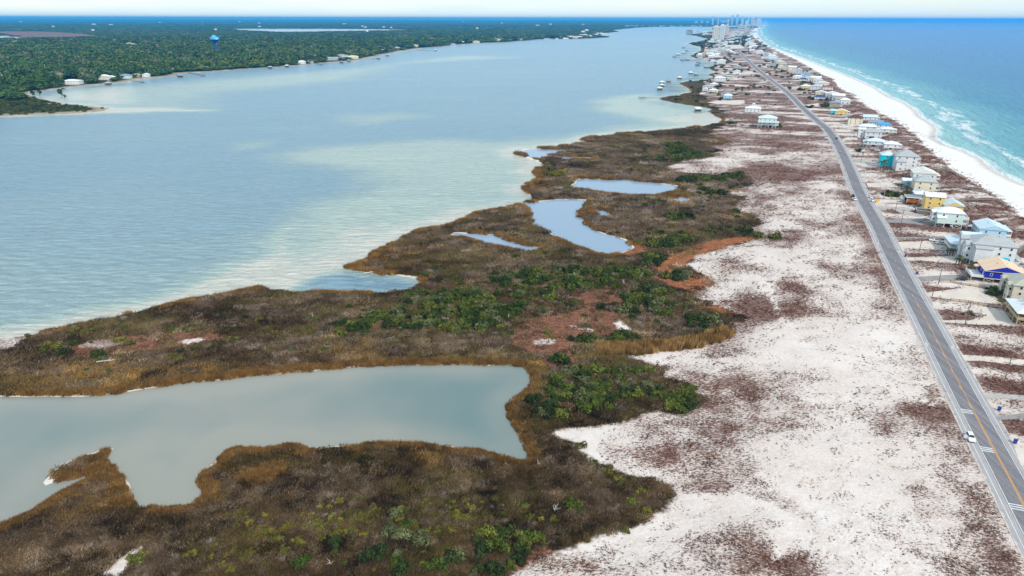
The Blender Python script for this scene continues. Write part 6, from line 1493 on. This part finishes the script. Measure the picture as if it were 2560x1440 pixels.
# ------------------------------------------------------------------ evergreen shrubs: clumps (x, y, rx, ry in the photo, mean radius in m, tone)
GREEN = [(0.040, 0.062, 0.010), (0.062, 0.086, 0.012), (0.024, 0.040, 0.010), (0.098, 0.112, 0.018)]
OLIVE = [(0.125, 0.122, 0.018), (0.095, 0.092, 0.018), (0.17, 0.145, 0.022), (0.10, 0.082, 0.018)]
SAGE = [(0.10, 0.112, 0.046), (0.075, 0.088, 0.036), (0.14, 0.14, 0.062)]
GROVES = [
    ('dark green shrub of the long thicket below the bay inlet', 'shrubs of the long thicket', 'g', 2.5,
     [(1075, 748, 70, 18), (1180, 772, 120, 34), (1000, 802, 100, 20), (1140, 822, 110, 14), (1240, 800, 50, 24), (900, 815, 60, 12), (1180, 740, 70, 10)]),
    ('round green shrub in the thicket above the rusty clearing', 'shrubs above the rusty clearing', 'g', 2.7,
     [(1290, 698, 70, 22), (1390, 690, 100, 16), (1340, 738, 60, 16), (1500, 688, 60, 18), (1450, 715, 60, 12), (1580, 690, 50, 16)]),
    ('dark shrub between the rusty clearing and white sand', 'shrubs beside the white sand', 'g', 2.5,
     [(1610, 740, 60, 24), (1665, 772, 50, 16), (1570, 785, 22, 18), (1760, 810, 40, 10), (1745, 795, 26, 12)]),
    ('green shrub on the near edge of the rusty clearing', 'shrubs on the near edge of the rusty clearing', 'g', 2.3, [(1470, 850, 50, 10), (1565, 848, 60, 10), (1385, 905, 45, 8)]),
    ('squat pine like shrub in the rusty clearing', 'lone shrubs in the rusty clearing', 'g', 2.0, [(1368, 832, 6, 4), (1478, 838, 8, 5), (1500, 770, 10, 6), (1460, 790, 8, 6), (1440, 760, 10, 8), (1530, 735, 8, 5), (1425, 765, 9, 5)]),
    ('dark round shrub on the orange flat', 'shrubs on the orange flat', 'g', 2.5, [(1690, 694, 34, 12), (1650, 655, 30, 8)]),
    ('green shrub behind the end of the curved pond', 'shrubs behind the curved pond', 'g', 2.4, [(1655, 610, 46, 12), (1700, 600, 36, 7), (1630, 640, 26, 8), (1610, 660, 30, 8)]),
    ('green shrub in the wide thicket right of the lagoon', 'shrubs right of the lagoon', 'g', 2.2,
     [(1470, 945, 100, 20), (1430, 985, 90, 24), (1520, 985, 80, 22), (1600, 985, 60, 16), (1390, 1040, 50, 16), (1330, 1000, 20, 12), (1460, 1022, 60, 12), (1580, 925, 30, 6), (1620, 928, 22, 4)]),
    ('dark shrub reaching onto the white sand', 'shrubs reaching onto the sand', 'g', 1.9, [(1700, 1010, 50, 20), (1660, 990, 40, 12), (1730, 985, 30, 10)]),
    ('dark shrub of the triangular far marsh thicket', 'shrubs of the triangular clump on the far marsh', 'g', 3.2, [(1690, 372, 26, 12), (1710, 388, 50, 10), (1680, 400, 40, 5)]),
    ('dark shrub of the far marsh rows', 'shrubs in the row above the far sand', 'g', 3.0, [(1760, 448, 60, 6), (1825, 442, 34, 6), (1700, 452, 40, 4), (1800, 485, 30, 4), (1690, 546, 40, 6), (1835, 533, 10, 6), (1760, 475, 20, 4), (1820, 580, 60, 5), (1890, 590, 30, 3), (1940, 597, 14, 3)]),
    ('green shrub at the middle of the near marsh', 'shrubs at the middle of the near marsh', 'g', 1.9, [(1005, 1315, 34, 26), (1030, 1345, 26, 16), (975, 1335, 16, 12), (1005, 1280, 20, 8)]),
    ('dark evergreen shrub near the bottom corner of the sand', 'shrubs near the bottom corner of the sand', 'g', 2.15, [(1270, 1345, 80, 18), (1245, 1375, 50, 16), (1300, 1372, 40, 12), (1275, 1408, 40, 14), (1350, 1350, 20, 12)]),
    ('green shrub by pale dead twigs on the near marsh', 'shrub with dead twigs', 'g', 1.9, [(1420, 1278, 30, 12)]),
    ('dark oval shrub on the marsh tongue in the sand', 'shrub on the marsh tongue', 'g', 2.0, [(1582, 1256, 28, 12)]),
    ('green shrub along the bottom edge of the picture', 'shrubs along the bottom edge', 'g', 1.85, [(960, 1398, 60, 18), (1110, 1405, 60, 18), (835, 1372, 30, 16), (755, 1412, 22, 12), (1225, 1430, 40, 12), (1010, 1430, 40, 10), (1150, 1440, 60, 10)]),
    ('small green shrub in the brown grass below the lagoon', 'small shrubs below the lagoon', 'g', 1.15, [(1128, 1262, 16, 8), (1228, 1250, 18, 9), (1320, 1262, 18, 12), (1195, 1300, 10, 8)]),
    ('yellow green bush on the marsh beside the sand', 'yellow green bushes beside the sand', 'o', 1.3, [(1525, 1185, 26, 16), (1560, 1208, 40, 12), (1600, 1230, 20, 10), (1450, 1120, 14, 6), (1620, 1285, 20, 6), (1560, 1330, 30, 8), (1470, 1355, 30, 8)]),
    ('olive bush in the brown brush at the bottom', 'olive bushes in the bottom brush', 'o', 0.95, [(700, 1330, 120, 50), (880, 1300, 120, 50), (1080, 1300, 120, 50), (620, 1290, 60, 20), (1190, 1280, 80, 30), (560, 1400, 100, 30), (1330, 1300, 60, 26), (900, 1255, 60, 10)]),
    ('dark bush beside the small sand patch, bottom edge', 'bush by the small sand patch', 'g', 1.5, [(343, 1402, 12, 9)]),
    ('yellow bush at the foot of the small white sand patch', 'yellow bushes by the sand patch', 'o', 1.1, [(238, 1434, 14, 6), (372, 1384, 8, 6)]),
    ('bush on the pale reddish heath near the bay shore', 'bushes on the reddish heath', 'o', 1.7, [(230, 856, 8, 4), (297, 854, 10, 4), (325, 858, 12, 3)]),
    ('dark bush on the strip between bay and lagoon', 'bushes on the strip between bay and lagoon', 'g', 1.9, [(163, 882, 16, 5), (233, 890, 20, 6), (592, 848, 12, 5), (455, 882, 10, 3), (850, 836, 14, 6), (914, 834, 14, 5), (780, 800, 14, 6), (540, 865, 12, 4)]),
    ('yellow green bush on the strip between bay and lagoon', 'yellow bushes on the strip', 'o', 1.6, [(352, 826, 12, 3), (280, 816, 14, 3), (640, 808, 12, 10), (570, 852, 14, 5), (700, 850, 30, 5), (300, 893, 20, 4), (940, 806, 20, 5), (120, 868, 40, 6), (200, 830, 40, 5), (430, 895, 60, 4)]),
    ('dark bush in the hedge before the beige house', 'dark hedge before the beige house', 'g', 1.5, [(2478, 722, 12, 5), (2492, 738, 12, 7), (2502, 750, 8, 5), (2470, 736, 5, 3)]),
    ('low dark bush on the heath island in the sand court', 'bushes on the heath island', 'g', 0.8, [(2409, 786, 3, 2), (2433, 789, 4, 3), (2428, 783, 3, 2)]),
    ('dark green bush beside the pale pole near the road', 'bushes beside the pale pole', 'g', 2.0, [(2228, 487, 20, 7), (2268, 485, 12, 5)]),
    ('dark bush round the tan and navy roofed houses', 'bushes round the tan house', 'g', 2.4, [(2062, 264, 14, 4), (2024, 268, 10, 3), (2034, 247, 8, 3), (2055, 249, 10, 3), (2022, 246, 6, 3)]),
    ('dark bush under the yellow and teal house', 'bushes under the yellow and teal house', 'g', 2.6, [(2003, 224, 12, 3), (1974, 222, 4, 3), (1950, 172, 6, 2), (1960, 178, 8, 2), (1925, 168, 8, 2)]),
    ('round dark tree in the even row by the far road', 'row of round trees by the far road', 'g', 2.6, [(1844, 221, 1, .5), (1857, 221, 1, .5), (1872, 221, 1, .5), (1886, 221, 1, .5), (1900, 220, 1, .5), (1912, 219, 1, .5), (1920, 219, 1, .5)]),
    ('bush among the bay side houses', 'bushes among the bay side houses', 'g', 2.6, [(1795, 236, 6, 3), (1797, 216, 10, 3), (1838, 238, 4, 2), (1946, 316, 8, 4), (1880, 316, 3, 2), (1832, 308, 12, 2), (1790, 158, 8, 2), (1818, 156, 4, 3), (1700, 250, 14, 2), (1735, 255, 10, 2), (1850, 178, 4, 4), (1836, 176, 4, 3), (2178, 348, 4, 2), (2145, 380, 4, 2)]),
    ('green bush on the far marsh point', 'bushes on the far marsh point', 'o', 2.4, [(1385, 432, 34, 8), (1360, 412, 14, 6)]),
]
r = np.random.default_rng(23)
cand = []
for gi_, (lab, grp, tone, rad, els) in enumerate(GROVES):
    for ei_, (x, y, rx, ry) in enumerate(els):
        k = mpp(y); A = math.pi * rx * ry * k * k / max(0.25, math.sin(math.atan2(CAM_H, gp(x, y)[1])))
        dens_ = 1.05 if tone == 'g' else (0.30 if rx > 50 else 0.6)
        cnt = max(1, int(dens_ * A / (math.pi * rad * rad * 0.75)))
        cnt = min(cnt, 60)
        for _ in range(cnt):
            a = r.uniform(0, 6.28); q = math.sqrt(r.uniform(0, 1))
            if cnt == 1: q = 0
            p = at(x + q * rx * math.cos(a), y + q * ry * math.sin(a))
            if lookup('sdl', np.array([[p.x, p.y]]))[0] < 1.5: continue
            R_ = rad * r.uniform(0.7, 1.55)
            cand.append((R_ / p.length, gi_, p, R_, tone, ei_))
cand.sort(key=lambda c_: -c_[0])
MAXS = 300
solo, rest = cand[:MAXS], cand[MAXS:]
ORD = ['first', 'second', 'third', 'fourth', 'fifth', 'sixth', 'seventh', 'eighth', 'ninth', 'tenth', 'eleventh', 'twelfth', 'thirteenth', 'fourteenth', 'fifteenth', 'sixteenth', 'seventeenth', 'eighteenth', 'nineteenth', 'twentieth']
ORD += ['twenty-' + o_ for o_ in ORD[:9]] + ['thirtieth'] + ['thirty-' + o_ for o_ in ORD[:9]] + ['fortieth'] + ['forty-' + o_ for o_ in ORD[:9]]
ORD += ['fiftieth'] + ['fifty-' + o_ for o_ in ORD[:9]] + ['sixtieth']
def nth(k, n):
    return 'leftmost' if k == 0 else ('rightmost' if k == n - 1 else ORD[k] + ' from left')
WHERE = {}
for gi_, (lab, grp, tone, rad, els) in enumerate(GROVES):          # clumps of one thicket told apart by where they lie in it
    srt = sorted(range(len(els)), key=lambda i: els[i][1])
    for k, i in enumerate(srt):
        WHERE[(gi_, i)] = '' if len(els) == 1 else (['farther clump', 'nearer clump'][k] if len(els) == 2 else ('farthest clump' if k == 0 else ('nearest clump' if k == len(els) - 1 else ORD[k] + ' clump')))
byc = {}
LONE = {gi_ for gi_, g_ in enumerate(GROVES) if max(e_[2] for e_ in g_[4]) <= 12 and len(g_[4]) > 1}
for gi_ in LONE: WHERE[(gi_, 0)] = ''
for c_ in solo: byc.setdefault((c_[1], 0 if c_[1] in LONE else c_[5]), []).append(c_)
SLAB = {}
for key, L_ in byc.items():
    L_.sort(key=lambda c_: proj(np.array([[c_[2].x, c_[2].y]]), 1.0)[0][0])
    lab = GROVES[key[0]][0]
    for k, c_ in enumerate(L_):
        parts_ = ([nth(k, len(L_))] if len(L_) > 1 else []) + ([WHERE[key]] if WHERE[key] else [])
        SLAB[id(c_)] = lab + (', ' + ', '.join(parts_) if parts_ else '')
for c_ in solo:
    (_, gi_, p, R_, tone, ei_) = c_
    grp = GROVES[gi_][1]; lab = SLAB[id(c_)]
    pal = GREEN + SAGE[:1] if tone == 'g' else OLIVE
    c = np.array(pal[r.integers(0, len(pal))]) * r.uniform(0.8, 1.25)
    o = link('evergreen_shrub' if tone == 'g' else 'olive_bush', SHRUB_ME[r.integers(0, 8)], None, None, (p.x, p.y, p.z - 0.15), r.uniform(0, 6.28))
    o.scale = (R_ * r.uniform(0.9, 1.2), R_ * r.uniform(0.9, 1.2), R_ * r.uniform(0.8, 1.15))
    o.color = (*c, 1)
    tag(o, lab, 'shrub' if tone == 'g' else 'bush', grp)
# the rest of the scrub: too many and too mixed to count
P = fan_points(14000, 95, 900, -1.1, 0.75, r)
g = {k: lookup(k, P) for k in ('sdl', 'sds', 'main', 'z', 'sdr')}
px_, py_ = proj(P, 1.0)
wv = np.zeros(len(P))
for (x, y, rx, ry, a_) in [(1150, 780, 260, 60, .5), (1450, 700, 220, 34, .5), (1620, 760, 120, 60, .5), (1480, 980, 190, 70, .5), (1000, 1350, 420, 90, .22), (1500, 1250, 160, 90, .2), (600, 840, 420, 50, .16), (200, 870, 200, 40, .2), (1680, 620, 120, 40, .4), (1750, 500, 140, 80, .16), (1700, 385, 80, 30, .5), (1780, 830, 80, 20, .4)]:
    wv += a_ * np.exp(-(((px_ - x) / rx) ** 2 + ((py_ - y) / ry) ** 2))
keep = (g['sdl'] > 1.5) & (g['sds'] < -0.5) & (g['main'] < 0) & (g['sdr'] < -2) & (r.uniform(0, 1, len(P)) < wv * sstep(0.35, 0.6, fbm(P[:, 0] / 14, P[:, 1] / 14, 101, 3)))
P = P[keep]; zz = g['z'][keep]; n = len(P); dd = np.hypot(P[:, 0], P[:, 1])
far_ = dd > 260
pal = [GREEN[0], GREEN[1], GREEN[3], OLIVE[0], OLIVE[1], SAGE[0], (0.16, 0.135, 0.11)]
col = palette(pal, np.stack([0.5 + far_, 0.6 + far_, 0.4 + 0 * dd, 0.7 - 0.3 * far_, 0.9 - 0.3 * far_, 0.7 + 0 * dd, 0.9 + 0 * dd], 1), n, r)
rad = r.uniform(0.45, 1.15, n) * np.clip(dd / 170, 0.85, 2.6)
pts = np.column_stack([P, zz - 0.1])
if rest:
    pts = np.vstack([pts, np.array([(c_[2].x, c_[2].y, c_[2].z - 0.1) for c_ in rest])])
    rad = np.concatenate([rad, [c_[3] for c_ in rest]])
    col = np.vstack([col, np.array([np.array((GREEN if c_[4] == 'g' else OLIVE)[r.integers(0, 4)]) * r.uniform(0.75, 1.3) for c_ in rest])])
n = len(pts)
instancer('low_scrub', pts, r.uniform(0, 6.28, n), np.stack([rad * r.uniform(0.9, 1.2, n), rad * r.uniform(0.9, 1.2, n), rad * r.uniform(0.7, 1.1, n)], 1), r.integers(0, 8, n), col, C_shrub, label='mixed green and olive scrub between the larger shrubs on the marsh', cat='scrub')
# bare grey brush
P = fan_points(16000, 95, 700, -1.1, 0.6, r)
g = {k: lookup(k, P) for k in ('sdl', 'sds', 'main', 'z', 'grey', 'sdr')}
nz = fbm(P[:, 0] / 10, P[:, 1] / 10, 111, 3)
keep = (g['sdl'] > 3) & (g['sds'] < -2.5) & (g['sdr'] < -2) & (g['main'] < 0) & (r.uniform(0, 1, len(P)) < sstep(0.42, 0.62, nz + 0.22 * (g['grey'] - 0.3)) * 0.5)
P = P[keep]; zz = g['z'][keep]; n = len(P); dd = np.hypot(P[:, 0], P[:, 1])
col = palette([(0.23, 0.165, 0.125), (0.33, 0.25, 0.205), (0.14, 0.095, 0.065), (0.46, 0.38, 0.33)], np.stack([np.ones(n), np.ones(n) * 0.5, np.ones(n), np.ones(n) * 0.12], 1), n, r)
s_ = np.clip(dd / 150, 0.8, 4) * r.uniform(0.7, 1.3, n)
instancer('grey_brush', np.column_stack([P, zz]), r.uniform(0, 6.28, n), np.stack([s_ * 1.2, s_ * 0.9, np.sqrt(s_) * r.uniform(0.6, 1.1, n)], 1), r.integers(0, 4, n), col, C_twig, label='bare grey twiggy brush spread through the marsh grass', cat='brush')

# ------------------------------------------------------------------ pine wood on the mainland
P = fan_points(30000, 800, 14000, -1.1, 0.36, r)
g = {k: lookup(k, P) for k in ('sdl', 'main', 'sdm', 'z')}
px_, py_ = proj(P, 2.0)
nz = fbm(P[:, 0] / 90, P[:, 1] / 90, 121, 4); nb = fbm(P[:, 0] / 420, P[:, 1] / 420, 123, 3)
dd = np.hypot(P[:, 0], P[:, 1])
keep = (g['main'] > 0) & (g['sdl'] > 14 + 40 * (nz - 0.35)) & (g['sdm'] < -5) & (nz < 0.68) & (py_ < 250)
keep &= ~((py_ > 236) & (px_ > 60))
keep &= ~((np.abs(px_ - 330) < 26) & (np.abs(py_ - 116) < 5)) & ~((np.abs(px_ - 180) < 28) & (np.abs(py_ - 210) < 10))
ok = np.ones(len(P), bool)
for q in CLEAR: ok &= sd_poly(P, q) < 1.0
keep &= ok
P = P[keep]; zz = g['z'][keep]; nz = nz[keep]; nb = nb[keep]; dd = dd[keep]; n = len(P)
olv = sstep(0.5, 0.62, nb) + sstep(1300, 900, dd) * 0.6
col = palette([(0.048, 0.098, 0.028), (0.062, 0.122, 0.030), (0.032, 0.068, 0.024), (0.105, 0.138, 0.028), (0.17, 0.155, 0.12)], np.stack([0 * nz + 1, 0 * nz + 0.9, 0 * nz + 0.8, 0.15 + olv, 0.10 + 0.4 * (nz > 0.58)], 1), n, r)
s_ = np.clip(dd / 1000, 0.9, 9)
w_ = 10.5 * s_ * r.uniform(0.8, 1.3, n)
h_ = (11 + 7 * r.uniform(0, 1, n)) * np.where(r.uniform(0, 1, n) < 0.3, 0.7, 1.0) * np.where(dd > 4500, 0.45, np.clip(s_, 1, 1.2)) * sstep(0, 60, lookup('sdl', P)).clip(0.55, 1)
pk = np.where(r.uniform(0, 1, n) < 0.6, r.integers(0, 4, n), r.integers(4, 6, n))
instancer('pine_forest', np.column_stack([P, zz - h_ * 0.12]), r.uniform(0, 6.28, n), np.stack([w_, w_, h_], 1), pk, col, C_tree, label='dense dark green pine wood covering the mainland across the bay', cat='forest')

# low scrub and small trees on the mainland point and along the far spit
P = fan_points(42000, 700, 5200, -1.1, 0.45, r)
g = {k: lookup(k, P) for k in ('sdl', 'main', 'z', 'gulf', 'dr', 'sdb', 'dens')}
px_, py_ = proj(P, 2.0)
nz = fbm(P[:, 0] / 30, P[:, 1] / 30, 131, 3); dd = np.hypot(P[:, 0], P[:, 1])
pt_ = (g['main'] > 0) & (g['sdl'] > 4) & (py_ > 234) & (py_ < 292) & (r.uniform(0, 1, len(P)) < sstep(.3, .5, nz) * np.where(g['sdl'] > 16, 1, .5) * np.where(px_ > 215, .25, 1))
fs = (g['main'] < 0) & (g['sdl'] > 6) & (g['gulf'] > 0) & (g['sdb'] < -8) & (g['dr'] > 11) & (py_ < 262) & (r.uniform(0, 1, len(P)) < sstep(.52, .66, nz) * np.where(py_ < 120, .5, .12))
fs |= (g['main'] < 0) & (g['sdl'] > 3) & (g['dr'] > 9) & (g['dr'] < 40) & (py_ < 116) & (r.uniform(0, 1, len(P)) < .7)
keep = pt_ | fs
for q in CLEAR:
    keep[keep] = sd_poly(P[keep], q) < 1.0
P = P[keep]; zz = g['z'][keep]; dd = dd[keep]; on_pt = pt_[keep]; n = len(P)
col = palette([(0.055, 0.085, 0.018), (0.085, 0.105, 0.024), (0.030, 0.050, 0.016), (0.13, 0.115, 0.045)], np.stack([np.ones(n), on_pt * .9 + .2, np.ones(n), on_pt * .6 + .1], 1), n, r)
rad = np.clip(dd / 380, 1.8, 8) * r.uniform(.6, 1.2, n)
instancer('shore_scrub', np.column_stack([P, zz - .2]), r.uniform(0, 6.28, n), np.stack([rad, rad, np.clip(rad * .85, 1.4, 5.5)], 1), r.integers(0, 8, n), col, C_shrub, label='green scrub on the low mainland point and between the far houses', cat='scrub')
# ------------------------------------------------------------------ the air: blue distance
hz_m = bpy.data.materials.new('mat_haze'); hz_m.use_nodes = True
_t = hz_m.node_tree; _t.nodes.clear()
_o = _t.nodes.new('ShaderNodeOutputMaterial'); _v = _t.nodes.new('ShaderNodeVolumePrincipled')
_v.inputs['Color'].default_value = (0.07, 0.50, 1.0, 1)
_v.inputs['Density'].default_value = 4.5e-5
_v.inputs['Anisotropy'].default_value = 0.0
_t.links.new(_v.outputs[0], _o.inputs['Volume'])
haze = MB().box(-82000, 95000, -2500, 68000, -4, 165).build('haze', hz_m)
tag(haze, kind='stuff')
